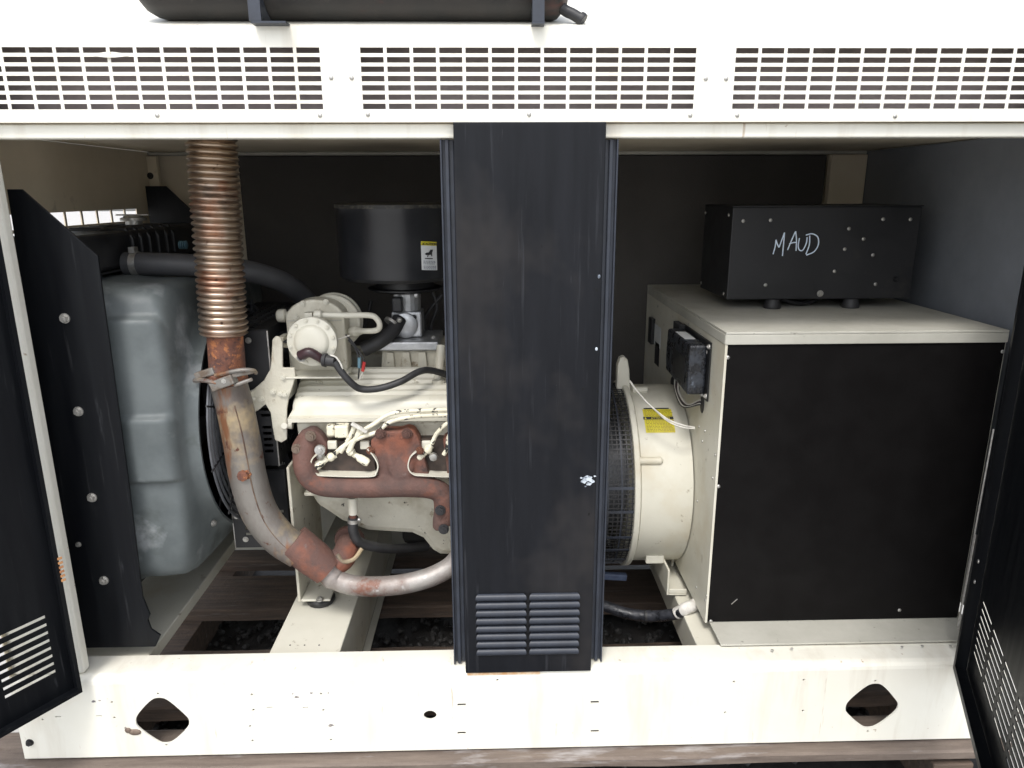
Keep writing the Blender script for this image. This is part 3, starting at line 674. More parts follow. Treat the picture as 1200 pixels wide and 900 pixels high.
# bracket
poly = [(319, 398), (323, 394), (328, 395), (331, 401), (331, 431), (345, 431), (346, 441), (343, 452), (338, 466), (336, 480), (336, 515), (330, 519), (322, 516), (319, 500), (317, 484), (311, 474), (301, 482), (296, 480), (296, 457), (309, 446), (317, 432)]
bp = [YP(a, b, .315) for a, b in poly]
bm = NB(); prism(bm, [(p.x, p.z) for p in bp], 1, .315, .323); br = build('bracket', bm, 'cast', eng, bevel=.0025)
bm = NB(); box(bm, YP(331, 440, .31).x, YP(405, 440, .31).x, .312, .42, .8605, .8655); box(bm, YP(331, 440, .31).x, YP(331, 440, .31).x+.005, .3235, .42, .80, .8600); build('bracket_shelf', bm, 'cream', eng, bevel=.0015)
p0 = YP(297, 470, .312); box_ = NB(); box(box_, p0.x-.003, p0.x+.004, .28, .3145, YP(297, 483, .31).z, YP(297, 457, .31).z); build('bracket_tab', box_, 'cream', br, bevel=.001)
bm = NB(); cyl(bm, YP(262, 466, .285), YP(299, 468, .30), .0062, n=12); tube(bm, [YP(251, 464, .278), YP(256, 468, .276), YP(264, 467, .285)], .0048, 8); build('stay_rod', bm, 'cream', eng, smooth=True)
for px, py in ((306, 468), (320, 459), (329, 461), (334, 462), (332, 442)): bolt(br, YP(px, py, .3145), (0, -1, 0), .0065, 'cream')
bm = NB(); cyl(bm, YP(330, 497, .33), YP(343, 498, .33), .011, n=14); cyl(bm, YP(333, 499, .30), YP(333, 499, .34), .008, n=10); build('spacer', bm, 'cream', eng, smooth=True)
bm = NB(); box(bm, YP(336, 396, .36).x, YP(331, 410, .36).x, .33, .38, .955, .965); cyl(bm, YP(328, 404, .34), YP(337, 405, .38), .006, n=10); build('spacer', bm, 'cream', eng, smooth=True)
# intake, throttle, air cleaner
bm = NB(); prism(bm, [(-.32, .82), (-.13, .82), (-.135, .892), (-.315, .892)], 1, .50, .72); build('intake_manifold', bm, 'cast', eng, bevel=.008)
for k in range(4):
    x = -.305+k*.045; bm = NB(); prism(bm, [(x, .84), (x+.028, .84), (x+.024, .888), (x+.004, .888)], 1, .488, .4995); build('intake_rib', bm, 'cast', eng, bevel=.003)
bm = NB(); box(bm, -.335, -.155, .485, .67, .893, .918); adp = build('carburettor_plate', bm, 'alu', eng, bevel=.004)
for px, py in ((446, 396), (508, 396), (490, 392)): bolt(adp, ZP(px, py, .918), (0, 0, 1), .006, 'steel')
tb = Vector((-.247, .575, .918))
bm = NB(); box(bm, -.290, -.205, .545, .625, .919, .992); cyl(bm, (-.247, .585, .99), (-.247, .585, 1.045), .038, n=20); box(bm, -.283, -.212, .555, .615, 1.03, 1.060); thr = build('throttle_body', bm, 'alu', eng, bevel=.005)
bm = NB(); lathe(bm, (-.252, .545, .955), (0, -1, 0), [(0, .036), (.010, .036), (.012, .033), (.013, .010)], 28); build('throttle_cover', bm, 'alu', thr, smooth=True)
for px, py in ((456, 378), (458, 402), (483, 404), (485, 372)): bolt(thr, YP(px, py, .541), (0, -1, 0), .0055, 'ink')
bm = NB(); box(bm, -.283, -.255, .52, .56, .995, 1.035); build('sensor', bm, 'blackrough', thr, bevel=.004)
bm = NB(); tube(bm, [YP(468, 374, .53), YP(460, 388, .50), YP(445, 400, .47), YP(425, 410, .46)], .020, 14); build('fuel_hose', bm, 'rubber', eng, smooth=True)
bm = NB(); q0 = YP(460, 377, .515); q1 = YP(455, 384, .505); cyl(bm, q0, q0+(q1-q0).normalized()*.008, .0225, n=20); ball(bm, YP(468, 375, .495), .008, 8); build('hose_clamp', bm, 'steel', eng, smooth=True)
ac = Vector((-.265, .60, 1.085)); Ra = .170
bm = NB(); lathe(bm, ac, (0, 0, 1), [(-.004, .14), (-.001, Ra-.010), (.008, Ra-.002), (.02, Ra-.001), (.17, Ra-.001), (.178, Ra+.001), (.192, Ra+.001), (.199, Ra-.005), (.2015, Ra-.02), (.2, .08)], 72)
air = build('air_cleaner', bm, mat('black_canister_paint', (.014, .015, .018), (.022, .023, .026), 8, .4, .65, .30, .42, bump=.03, spots=[((.10, .095, .08), 26, .70, .1)]), eng, smooth=True, ang=30)
bm = NB(); lathe(bm, ac + Vector((0, 0, .196)), (0, 0, 1), [(-.004, Ra+.0035), (.005, Ra+.003), (.0075, Ra-.004)], 72); build('cleaner_rim', bm, mat('dusty_black_rim', (.02, .02, .02), (.09, .085, .07), 60, .45, .6, .5, .7), air, smooth=True)
bm = NB(); lathe(bm, ac + Vector((.01, .01, -.04)), (0, 0, 1), [(-.0, .09), (.006, .105), (.010, .105), (.012, .085), (.037, .083)], 40); build('cleaner_base', bm, 'blackrough', eng, smooth=True)
# caution sticker on the air cleaner, follows the curve
th0 = math.atan2(YP(505, 305, ac.y-.15).x-ac.x, 1)
def wrapc(u, v, t=0, R=Ra-.0015):  # u metres around, v height
    th = .585 + u/R; tilt = -.08*u
    return (ac.x+(R+t)*math.sin(th), ac.y-(R+t)*math.cos(th), v+tilt)
def cyl_patch(u0, u1, v0, v1, t, n=10, shear=0.0):
    bm = NB()
    for i in range(n):
        a, b = u0+(u1-u0)*i/n, u0+(u1-u0)*(i+1)/n
        bm.faces.new([bm.verts.new(wrapc(*p)) for p in ((a, v0, t), (b, v0, t), (b, v1, t), (a, v1, t))])
    bmesh.ops.remove_doubles(bm, verts=bm.verts, dist=1e-5); return bm
sb, stp = 1.118, 1.192
bm = cyl_patch(-.022, .024, sb, stp, .0030); st = build('caution_sticker', bm, 'white', air)
build('sticker_band', cyl_patch(-.022, .024, stp-.010, stp+.0005, .0036), 'yellow', st)
bm = text_bm('CAUTION', .0085, lambda x, y, z: wrapc(x+.004, stp-.0085+y, .0042+z)); build('lettering', bm, 'ink', st)
bm = NB(); bm.faces.new([bm.verts.new(wrapc(*p)) for p in ((-.019, stp-.0085, .0042), (-.014, stp-.0085, .0042), (-.0165, stp-.003, .0042))]); build('warning_triangle', bm, 'ink', st)
bm = NB()
fig = [(-.013, 1.1600), (-.008, 1.1635), (-.001, 1.1645), (.004, 1.172), (.008, 1.1715), (.0115, 1.1725), (.0105, 1.168), (.0085, 1.164), (.0085, 1.1545), (.0055, 1.1545), (.0055, 1.1585), (-.002, 1.1575), (-.004, 1.1525), (-.0065, 1.1525), (-.0045, 1.1585), (-.0075, 1.1565), (-.0095, 1.1575)]
bm.faces.new([bm.verts.new(wrapc(u, v, .0044)) for u, v in fig]); bm2 = cyl_patch(-.013, .010, 1.147, 1.1495, .0042)
me_ = bpy.data.meshes.new('t'); bm2.to_mesh(me_); bm2.free(); bm.from_mesh(me_); build('pictogram', bm, 'ink', st)
bm = NB()
for v in (1.1405, 1.137, 1.1335, 1.1275, 1.124, 1.1205):
    u = -.017
    while u < .016:
        l = random.uniform(.002, .006); b_ = [bm.verts.new(wrapc(*p)) for p in ((u, v, .0042), (u+l, v, .0042), (u+l, v+.0016, .0042), (u, v+.0016, .0042))]; bm.faces.new(b_); u += l+.0012
build('small_print', bm, mat('grey_blue_print', (.12, .14, .2), (.2, .22, .28), 30, rough=.6), st, kind='stuff')
# exhaust manifold (one casting)
bm = NB(); Y0 = .262
def mp(a, b, y=Y0): return YP(a, b, y)
tube(bm, [mp(364, 513, .29), mp(357, 530, .275), mp(357, 548), mp(366, 563), mp(385, 570), mp(430, 571), mp(470, 570), mp(505, 572), mp(519, 580), mp(522, 596), mp(520, 612)], lambda t: .028 + (.002 if t > .8 else 0), 16)
prism(bm, [(p.x, p.z) for p in [mp(a, b, .28) for a, b in ((441, 506), (447, 500), (456, 503), (470, 503), (478, 500), (486, 503), (492, 512), (497, 530), (503, 552), (510, 566), (440, 566), (444, 552), (440, 530), (435, 520), (436, 513))]], 1, .262, .31)
tube(bm, [mp(452, 515, .285), mp(458, 535, .273), mp(466, 560, .262)], .017, 14); tube(bm, [mp(484, 515, .285), mp(482, 535, .273), mp(476, 560, .262)], .017, 14); tube(bm, [mp(468, 520, .29), mp(470, 540, .275), mp(471, 560, .262)], .019, 14)
prism(bm, [(p.x, p.z) for p in [mp(a, b, .29) for a, b in ((343, 520), (352, 506), (362, 501), (369, 501), (378, 508), (385, 519), (384, 532), (374, 542), (366, 545), (345, 545))]], 1, .275, .31)
prism(bm, [(p.x, p.z) for p in [mp(a, b, .29) for a, b in ((519, 512), (530, 503), (545, 503), (560, 515), (560, 560), (525, 560), (522, 530))]], 1, .272, .31)
tube(bm, [mp(522, 600, .27), mp(517, 607, .255), mp(516, 619, .255)], .021, 14)
man = build('exhaust_manifold', fuse(bm, .0035, 9), 'manifold', eng, smooth=True, ang=60)
for px, py, m in ((364, 511, 'dull'), (348, 526, 'dull'), (446, 508, 'manifold'), (477, 508, 'manifold'), (516, 598, 'ink'), (520, 620, 'ink'), (492, 528, 'rust'), (434, 528, 'rust')):
    bolt(man, YP(px, py, .259 if py < 590 else .232), (0, -1, 0), .0105 if m != 'rust' else .008, m)
# spark plug shields, plugs, boots
for pts in (((372, 533), (366, 539), (365, 548), (371, 555), (380, 557), (432, 558), (440, 554), (442, 545), (437, 535), (430, 527)), ((488, 530), (481, 537), (479, 548), (484, 555), (495, 557), (545, 558), (560, 550))):
    P = [YP(a, b, .25) for a, b in pts]; S = spline(P, 4); bm = NB()
    for a, b in zip(S, S[1:]):
        q = [a, b, b+Vector((0, .075, 0)), a+Vector((0, .075, 0))]; bm.faces.new([bm.verts.new(v) for v in q])
    bmesh.ops.remove_doubles(bm, verts=bm.verts, dist=1e-5); bmesh.ops.solidify(bm, geom=bm.faces[:], thickness=.003)
    build('plug_shield', bm, 'cream', eng, smooth=True)
for (a, b, c, d, m) in ((368, 548, 384, 537, 'boot'), (384, 537, 394, 533, 'boot'), (432, 543, 414, 532, 'boot'), (414, 532, 407, 525, 'boot'), (374, 531, 378, 540, 'steel'), (489, 537, 499, 530, 'boot'), (499, 530, 506, 522, 'boot')):
    bm = NB(); p, q = YP(a, b, .268), YP(c, d, .275); lathe(bm, p, q-p, [(0, .0085), (.006, .0115), ((q-p).length*.6, .0105), ((q-p).length*.7, .008), ((q-p).length, .0075)], 14); build('spark_plug_boot', bm, m, eng, smooth=True)
bm = NB(); lathe(bm, YP(375, 527, .258), (0.1, -1, .05), [(0, .014), (.006, .013), (.0062, .007), (.012, .006)], 16); build('plug_washer', bm, 'steel', eng, smooth=True)
bm = NB(); lathe(bm, YP(508, 535, .262), (0, -1, 0), [(0, .012), (.008, .010), (.009, .006)], 8); build('plug_washer', bm, 'steel', eng, smooth=True)
bm = NB(); box(bm, *sorted((YP(370, 540, .30).x, YP(440, 540, .30).x)), .285, .32, YP(400, 557, .3).z, YP(400, 515, .3).z); box(bm, YP(484, 540, .3).x, YP(560, 540, .3).x, .285, .32, YP(500, 557, .3).z, YP(500, 513, .3).z); build('head_recess', bm, mat('dark_brown_metal', (.03, .022, .018), (.07, .05, .04), 30, .4, .6, .6, .8), eng, kind='stuff')  # dark brown blocks set in behind the plug shields
for a, b in ((390, 521), (428, 521), (500, 521)): 
    bm = NB(); p = YP(a, b, .282); box(bm, p.x-.012, p.x+.012, .272, .284, p.z-.010, p.z+.012); build('head_boss', bm, 'cream', eng, bevel=.003)
for pts in (((530, 480), (500, 481), (475, 482), (455, 486), (438, 497), (425, 505), (416, 515), (410, 528)), ((530, 486), (500, 487), (478, 489), (456, 495), (442, 506), (424, 512), (404, 522), (392, 532)), ((416, 497), (412, 508), (404, 522), (399, 530)), ((422, 500), (418, 511), (411, 522), (408, 530)), ((530, 494), (522, 498), (512, 508), (506, 520)), ((530, 505), (526, 512), (524, 525), (520, 533))):
    bm = NB(); tube(bm, [YP(a, b, .262) for a, b in pts], .0058, 10); build('ignition_lead', bm, 'boot', eng, smooth=True)
bm = NB(); p, q = YP(412, 496, .252), YP(430, 506, .252); d = (q-p).normalized(); u, v = frame(d); rings_mesh(bm, [[c+u*a*.004+v*b*.004 for a, b in ((-1, -1), (1, -1), (1, 1), (-1, 1))] for c in (p, q)]); build('lead_clip', bm, 'wirewhite', eng)
bm = NB(); p = YP(402, 503, .285); box(bm, p.x-.02, p.x+.016, .270, .30, p.z-.020, p.z+.014); box(bm, p.x-.042, p.x-.021, .28, .30, p.z-.018, p.z+.012); build('temperature_sender', bm, 'boot', eng, bevel=.005)
bm = NB(); cyl(bm, YP(514, 448, .40), YP(517, 405, .44), .012, n=14); lathe(bm, YP(514, 450, .395), (0, 0, 1), [(0, .018), (.012, .018), (.014, .012)], 16); build('vent_pipe', bm, 'cream', eng, smooth=True)
for pts in ([(505, 338), (512, 360), (505, 385), (520, 405)], [(518, 345), (498, 372), (500, 392)], [(435, 352), (428, 380), (414, 398), (400, 412)]):
    bm = NB(); tube(bm, [YP(a, b, .66) for a, b in pts], .006, 10); build('cable', bm, 'rubber', eng, smooth=True)
# dipstick / drain hose
bm = NB(); cyl(bm, YP(413, 583, .30), YP(414, 602, .30), .013, n=14); build('drain_stub', bm, 'cream', eng, smooth=True)
bm = NB(); cyl(bm, YP(413.5, 600, .30), YP(414, 611, .30), .0105, n=14); build('stub_end', bm, 'rust', eng, smooth=True)
bm = NB(); tube(bm, [YP(414, 606, .30), YP(414, 622, .30), YP(421, 635, .305), YP(440, 641, .33), YP(465, 643, .38), YP(500, 640, .45)], .0135, 14); build('oil_hose', bm, 'rubber', eng, smooth=True)
bm = NB(); cyl(bm, YP(414, 608, .30), YP(414, 612, .30), .0155, n=16); ball(bm, YP(421, 609, .29), .006, 8); build('hose_clamp', bm, 'steel', eng, smooth=True)
# front engine mount
bm = NB(); box(bm, -.551, -.543, .315, .60, .222, .62); mt = build('engine_mount', bm, 'cast', eng, bevel=.003)
bm = NB(); box(bm, -.5425, -.462, .315, .42, .222, .229); build('mount_foot', bm, 'cream', mt, bevel=.003)
bm = NB(); prism(bm, [(-.5425, .38), (-.52, .38), (-.46, .50), (-.46, .62), (-.5425, .62)], 1, .60, .606); build('mount_web', bm, 'cream', mt)
bm = NB(); lathe(bm, (-.497, .352, .201), (0, 0, 1), [(0, .036), (.006, .040), (.014, .040), (.0205, .033)], 24); build('rubber_foot', bm, 'rubber', mt, smooth=True)
bolt(mt, ZP(375, 703, .229), (0, 0, 1), .008, 'steel'); bolt(mt, YP(371, 718, .318), (0, -.3, 1), .008, 'cream')
bm = NB(); box(bm, -.30, .1, .62, .70, .23, .30); build('starter', bm, 'blackrough', eng, bevel=.02)
# belt guard
def guard_box(x0, x1, y0, y1, z0, z1, name='belt_guard'):
    zz = [z0]; xs = [x0, x0+.03, x0+.055, x1-.035, x1-.012, x1]
    rows = int((z1-z0-.04)/.0165)
    for k in range(rows): zz += [z0+.02+k*.0165, z0+.02+k*.0165+.008]
    zz.append(z1)
    h = {(i, 1+2*j) for i in (1, 3) for j in range(rows) if j % 7 != 6 and j > rows*.05 and j < rows*.62}
    bm = grid_plate(NB(), xs, zz, h, lambda u, v, t: (u, y0+t, v), .002)
    ys = [y0+.0025]; 
    nR = int((y1-y0-.05)/.024)
    for k in range(nR): ys += [y0+.025+k*.024, y0+.025+k*.024+.014]
    ys.append(y1)
    z2 = [z0]
    for k in range(int((z1-z0-.06)/.02)): z2 += [z0+.03+k*.02, z0+.03+k*.02+.009]
    z2.append(z1)
    h2 = {(1+2*i, 1+2*j) for i in range(nR) for j in range((len(z2)-2)//2) if j % 5 != 4}
    grid_plate(bm, ys, z2, h2, lambda u, v, t: (x1-t, u, v), .002)
    xt = [x0]
    nT = int((x1-x0-.05)/.026)
    for k in range(nT): xt += [x0+.02+k*.026, x0+.02+k*.026+.015]
    xt.append(x1)
    h3 = {(1+2*i, 1+2*j) for i in range(nT) for j in range(nR)}
    grid_plate(bm, xt, ys, h3, lambda u, v, t: (u, v, z1+.0005+t), .002)
    return build(name, bm, 'blackrough', eng)
g1 = guard_box(-.752, -.572, .33, .80, .620, .982)
g1['label'] = 'upper black perforated belt guard box'
bm = NB(); box(bm, -.5735, -.5705, .3275, .331, .62, .982); box(bm, -.75, -.7475, .3275, .331, .95, .982); build('guard_edge', bm, 'steel', g1)
bolt(g1, YP(240, 399, .329), (0, -1, 0), .006, 'steel'); bolt(g1, YP(291, 399, .329), (0, -1, 0), .006, 'steel')
g2 = guard_box(-.715, -.565, .345, .75, .375, .600)
g2['label'] = 'lower black belt guard with slots below the exhaust bend'
bm = NB(); box(bm, -.7165, -.7145, .342, .3445, .375, .60); build('guard_edge', bm, 'steel', g2)
for px, py in ((277, 605), (288, 632)): bolt(g2, YP(px, py, .344), (0, -1, 0), .006, 'steel')
bm = NB(); q = [YP(318, 512, .36), YP(326, 505, .38), YP(348, 560, .42), YP(342, 578, .40), YP(318, 545, .36)]
f = [bm.verts.new(p) for p in q]; g = [bm.verts.new(p+Vector((-.004, .01, 0))) for p in q]; bm.faces.new(f); bm.faces.new(g[::-1])
for i in range(5): bm.faces.new((f[i], f[(i+1) % 5], g[(i+1) % 5], g[i]))
gp = build('guard_panel', bm, 'blackrough', eng)
for k in range(6):
    bm = NB(); a = YP(322+k*3.2, 530+k*3, .372+k*.006); b_ = YP(330+k*2.6, 551+k*3.2, .385+k*.006); n_ = Vector((0, -.012, .004)); cyl(bm, a+n_, b_+n_, .0016, n=6); build('slat', bm, 'steel', gp)
bm = NB(); cyl(bm, (-.66, .60, .73), (-.52, .60, .73), .11, n=32); cyl(bm, (-.66, .45, .92), (-.54, .45, .92), .04, n=24); cyl(bm, (-.72, .51, .72), (-.5, .51, .72), .02, n=16); build('pulley', bm, 'blackrough', eng, smooth=True)

# ================================================================== EXHAUST PIPE
ex = thing('exhaust_pipe', (-.60, .25, .32), 'corrugated bronze flex pipe over a rusty steel elbow rising in front of the engine', 'exhaust pipe')
pt, pb = YP(248, 165, .25), YP(262.5, 388, .25); pt = pt + (pt-pb).normalized()*.04
ax = pb-pt; Lf = ax.length; nr = 33; prof = []
for i in range(nr):
    d0 = Lf*i/nr + (random.uniform(-.0006, .0006) if i else 0); s = Lf/nr*.96; jr = random.uniform(.985, 1.015)
    for a, rr in ((.0, .0478), (.15, .0515), (.30, .0548), (.5, .0560), (.70, .0548), (.85, .0515)): prof.append((d0+a*s, rr*jr))
prof.append((Lf, .050)); prof.append((Lf+.004, .0555)); prof.append((Lf+.008, .050))
bm = NB(); lathe(bm, pt, ax, prof, 44)
fx = build('flex_pipe', bm, 'flex', ex, smooth=True, ang=70)
b0, b1 = YP(263, 384, .25), YP(268, 452, .25)
bm = NB(); lathe(bm, b0, b1-b0, [(0, .043), (.01, .0415), ((b1-b0).length*.8, .0425), ((b1-b0).length, .040)], 36); build('pipe_stub', bm, 'rust', ex, smooth=True)
# clamp
cc = YP(266, 441, .25); axc = (b1-b0).normalized()
bm = NB(); lathe(bm, cc-axc*.012, axc, [(0, .045), (.003, .048), (.022, .048), (.025, .045)], 30)
cl = build('pipe_clamp', bm, 'rust', ex, smooth=True)
def bar(bm, p, q, r0, r1=None, w=1): 
    d = (q-p); u, v = frame(d); rings_mesh(bm, [[c+u*a*r0*w+v*b*r0 for a, b in ((-1, -1), (1, -1), (1, 1), (-1, 1))] for c in (p, q)]); return bm
bm = NB(); bar(bm, YP(249, 453, .205), YP(275, 443, .195), .012); bar(bm, YP(272, 440, .195), YP(297, 435, .205), .0055); bar(bm, YP(274, 452, .195), YP(296, 444, .205), .0045); bar(bm, YP(230, 441, .22), YP(252, 434, .215), .009); build('clamp_saddle', bm, 'clamp', cl, bevel=.003)
bm = NB(); tube(bm, [YP(252, 440, .20), YP(280, 434, .19), YP(296, 434, .20), YP(300, 437, .22)], .005, 8); tube(bm, [YP(228, 446, .22), YP(240, 446, .20), YP(254, 449, .195)], .0055, 8); build('u_bolt', bm, 'pipe', cl, smooth=True)
bolt(cl, YP(263, 446, .192), (0, -1, 0), .0065, 'steel')
bm = NB(); tube(bm, [YP(268, 450, .25), YP(276, 480, .25), YP(284, 520, .25), YP(291, 560, .25), YP(304, 600, .25), YP(327, 630, .25), YP(352, 647, .25)], lambda t: .0435+.002*math.sin(t*3), 26)
up = build('downpipe', bm, 'pipe', ex, smooth=True)
bm = NB(); tube(bm, [YP(a, b, .25)-Vector((-.020, .0405, 0)) for a, b in ((272, 470), (280, 500), (287, 535), (294, 570), (306, 603), (325, 628), (345, 643))], .0016, 6); build('weld_seam', bm, mat('dark_seam', (.10, .06, .045), (.2, .14, .1), 30, .4, .6, .6, metal=.4), up, smooth=True)
bm = NB(); p = YP(285, 557, .205); lathe(bm, p+Vector((0, .012, 0)), (0, -1, 0), [(0, .020), (.008, .018), (.010, .014), (.020, .0135), (.021, .009)], 8); build('plug', bm, 'rust', up)
bm = NB(); a, b_ = YP(343, 634, .25), YP(384, 668, .25); lathe(bm, a, b_-a, [(0, .046), (.004, .0475), ((b_-a).length*.6, .0475), ((b_-a).length, .042)], 32); build('sleeve', bm, 'manifold', ex, smooth=True)
bm = NB(); tube(bm, [YP(379, 660, .25), YP(392, 678, .245), YP(415, 686, .24), YP(445, 687, .24), YP(475, 684, .245), YP(505, 676, .25), YP(530, 662, .26), YP(545, 640, .265)], lambda t: .031 if t < .15 else .0262, 22); build('crossover_pipe', bm, mat('bare_steel_pipe', (.36, .34, .32), (.22, .17, .15), 12, .38, .66, .52, .7, metal=.5, bump=.3, spots=[((.20, .07, .04), 12, .58, .1), ((.5, .49, .47), 30, .62, .1)]), ex, smooth=True)
bm = NB(); tube(bm, [YP(380, 664, .26), YP(400, 655, .28), YP(408, 640, .34), YP(410, 632, .44)], .034, 22); lathe(bm, YP(409, 634, .36), (0, 1, .1), [(0, .04), (.012, .042), (.02, .038)], 20); build('branch_pipe', bm, 'manifold', ex, smooth=True)
bm = NB(); tube(bm, [YP(395, 650, .25)+Vector((0, 0, 0)), YP(402, 658, .25), YP(415, 655, .26), YP(424, 643, .28)], .006, 8); build('u_bolt', bm, 'pipe', ex, smooth=True)

# ================================================================== UPPER RADIATOR HOSE
bm = NB(); tube(bm, [YP(147, 309, .385), YP(180, 309.5, .385), YP(225, 311, .40), YP(265, 314, .43), (YP(300, 320, .47)), YP(330, 330, .52), YP(352, 345, .58), YP(366, 362, .60), YP(372, 385, .61)], .0285, 22)
hz = thing('radiator_hose', (-.9, .46, 1.09), 'thick grey rubber coolant hose clamped to the radiator top tank', 'hose')
build('hose', bm, 'hose', hz, smooth=True)
bm = NB(); p = YP(160, 309, .385); cyl(bm, p-Vector((.008, 0, 0)), p+Vector((.008, 0, 0)), .0305, n=28); box(bm, p.x-.009, p.x+.006, .37, .39, p.z+.028, p.z+.042); build('hose_clamp', bm, 'steel', hz, smooth=True, ang=30)

# ================================================================== ALTERNATOR
alt = thing('alternator', (.45, .6, .2), 'cream round alternator end with black wire mesh and yellow warning label', 'alternator')
AC = Vector((0, .60, .484)); AX = Vector((1, 0, 0))
def al(prof, n=72, cap=True): b = NB(); lathe(b, AC, AX, prof, n, cap); return b
build('alternator_body', al([(.393, .262), (.397, .268), (.538, .268)]), 'cream', alt, smooth=True)
build('end_flange', al([(.375, .272), (.376, .282), (.378, .2835), (.389, .2835), (.3915, .282), (.3925, .268)]), 'cream', alt, smooth=True, ang=30)
build('bell_housing', al([(.05, .25), (.15, .262), (.255, .27), (.262, .27), (.263, .2)]), 'cream', alt, smooth=True)
build('stator', al([(.263, .17), (.374, .17)]), 'guardwire', alt, smooth=True)
bm = NB(); RM = .271
for k in range(9):
    x = .267+k*.0131; rings_mesh(bm, [[(x+a, AC.y+(RM+b)*math.cos(t), AC.z+(RM+b)*math.sin(t)) for a, b in ((-.0016, -.0008), (.0016, -.0008), (.0016, .0008), (-.0016, .0008))] for t in [2*math.pi*i/90 for i in range(90)]], closed=True)
build('mesh_screen', bm, 'blackrough', alt, kind='stuff')
bm = NB()
for i in range(126):
    t = 2*math.pi*i/126; d = Vector((0, math.cos(t), math.sin(t))); e = Vector((0, -math.sin(t), math.cos(t))); c = AC + d*(RM+.0016)
    rings_mesh(bm, [[Vector((x, c.y, c.z))+d*a+e*b for a, b in ((-.0008, -.0017), (.0008, -.0017), (.0008, .0017), (-.0008, .0017))] for x in (.264, .375)])
build('mesh_bars', bm, 'blackrough', alt, kind='stuff')
for z0_, dz in ((.355, .004), (.395, .004), (.372, .0)):
    pass
for x in (.302, .340):
    bm = NB(); lathe(bm, AC, AX, [(x, .2745), (x+.0035, .2745)], 72, cap=False); build('mesh_band', bm, 'louver', alt)
for t in (200, 212, 226, 168, 182, 240):
    a = rad(t); d = Vector((0, math.cos(a), math.sin(a))); e = Vector((0, -math.sin(a), math.cos(a))); c = AC+d*.275
    bm = NB(); rings_mesh(bm, [[Vector((x, c.y, c.z))+d*p+e*q for p, q in ((-.001, -.004), (.001, -.004), (.001, .004), (-.001, .004))] for x in (.264, .375)]); build('mesh_strip', bm, 'louver', alt)
bm = NB(); lg = [YP(a, b, .58) for a, b in ((722, 460), (723, 428), (726, 419), (731, 417), (735, 421), (737, 432), (738, 455), (745, 470))]
prism(bm, [(p.x, p.z) for p in lg], 1, .57, .60); build('lifting_lug', bm, 'cream', alt, bevel=.004)
bm = NB(); cyl(bm, YP(741, 457, .56), YP(758, 457, .56), .010, n=14); build('boss', bm, 'cream', alt, smooth=True)
def rib(px0, px1, py, thick, m='cream'):
    d = ray((px0+px1)/2, py); y = .35
    # nearest point of the drum surface along the ray
    for _ in range(40):
        p = YP((px0+px1)/2, py, y); R = math.hypot(p.y-AC.y, p.z-AC.z)
        if R < .268: break
        y += .004
    q0, q1 = YP(px0, py, y-.004), YP(px1, py, y-.004); b = NB(); lathe(b, q0, q1-q0, [(0, thick), ((q1-q0).length*.9, thick), ((q1-q0).length, thick*.4)], 12); build('boss', b, m, alt, smooth=True)
rib(748, 777, 540, .011)
bm = NB(); p = YP(762, 645, .46); box(bm, p.x-.025, p.x+.028, .40, .47, p.z-.012, p.z+.014); build('pad', bm, 'cream', alt, bevel=.004)
# drum labels
def drum(u, v, t=0):      # u along x, v metres around from the label centre
    a = LA + v/.268; return (u, AC.y-(.268+t)*math.cos(a), AC.z+(.268+t)*math.sin(a))
# find the label angle from its picture height
def drum_ang(px, py):
    best = None
    for i in range(200):
        a = rad(90)*i/200; x = .45; P = Vector((x, AC.y-.268*math.cos(a), AC.z+.268*math.sin(a))) - CAM
        yy = 450 - F_PX*(P.dot(Uv)/P.dot(Fv))
        if best is None or abs(yy-py) < best[0]: best = (abs(yy-py), a)
    return best[1]
LA = drum_ang(770, 493)
Ya = AC.y-.268*math.cos(LA); ux0 = YP(755, 493, Ya).x; ux1 = YP(789, 493, Ya).x
def dpatch(u0, u1, v0, v1, t, n=8):
    b = NB()
    for i in range(n):
        a, c = v0+(v1-v0)*i/n, v0+(v1-v0)*(i+1)/n; b.faces.new([b.verts.new(drum(*p)) for p in ((u0, a, t), (u1, a, t), (u1, c, t), (u0, c, t))])
    bmesh.ops.remove_doubles(b, verts=b.verts, dist=1e-5); return b
yl = build('warning_label', dpatch(ux0, ux1, -.040, .040, .0012), 'yellow', alt)
b = dpatch(ux0-.002, ux1+.001, .002, .012, .0018); build('label_band', b, 'ink', yl)
bm = text_bm('ATTENTION', .0095, lambda x, y, z: drum((ux0+ux1)/2+.005+x, .0032+y, .0024+z)); build('lettering', bm, 'yellow', yl)
bm = NB(); bm.faces.new([bm.verts.new(drum(*p)) for p in ((ux0+.001, .0035, .0024), (ux0+.007, .0035, .0024), (ux0+.004, .0105, .0024))]); build('warning_triangle', bm, 'yellow', yl)
bm = NB()
for v in [-.036+k*.0047 for k in range(8)] + [.015+k*.0047 for k in range(5)]:
    u = ux0+.004
    while u < ux1-.006:
        l = random.uniform(.003, .009); bm.faces.new([bm.verts.new(drum(*p)) for p in ((u, v, .002), (u+l, v, .002), (u+l, v+.002, .002), (u, v+.002, .002))]); u += l+.002
build('small_print', bm, mat('brown_print', (.25, .2, .03), (.35, .28, .05), 30, rough=.6), yl, kind='stuff')
build('label_tab', dpatch(ux0+.004, ux1-.006, .0405, .045, .0016), 'ink', yl)
for off in (0, .004):
    bm = NB(); tube(bm, [YP(738, 446+off*300, .40), YP(748, 460, .38), YP(763, 476, .35+off), YP(782, 491+off*500, .33), YP(800, 498+off*700, .32), YP(814, 501+off*300, .33)], .0021, 8); build('lead_wire', bm, 'wirewhite', alt, smooth=True)
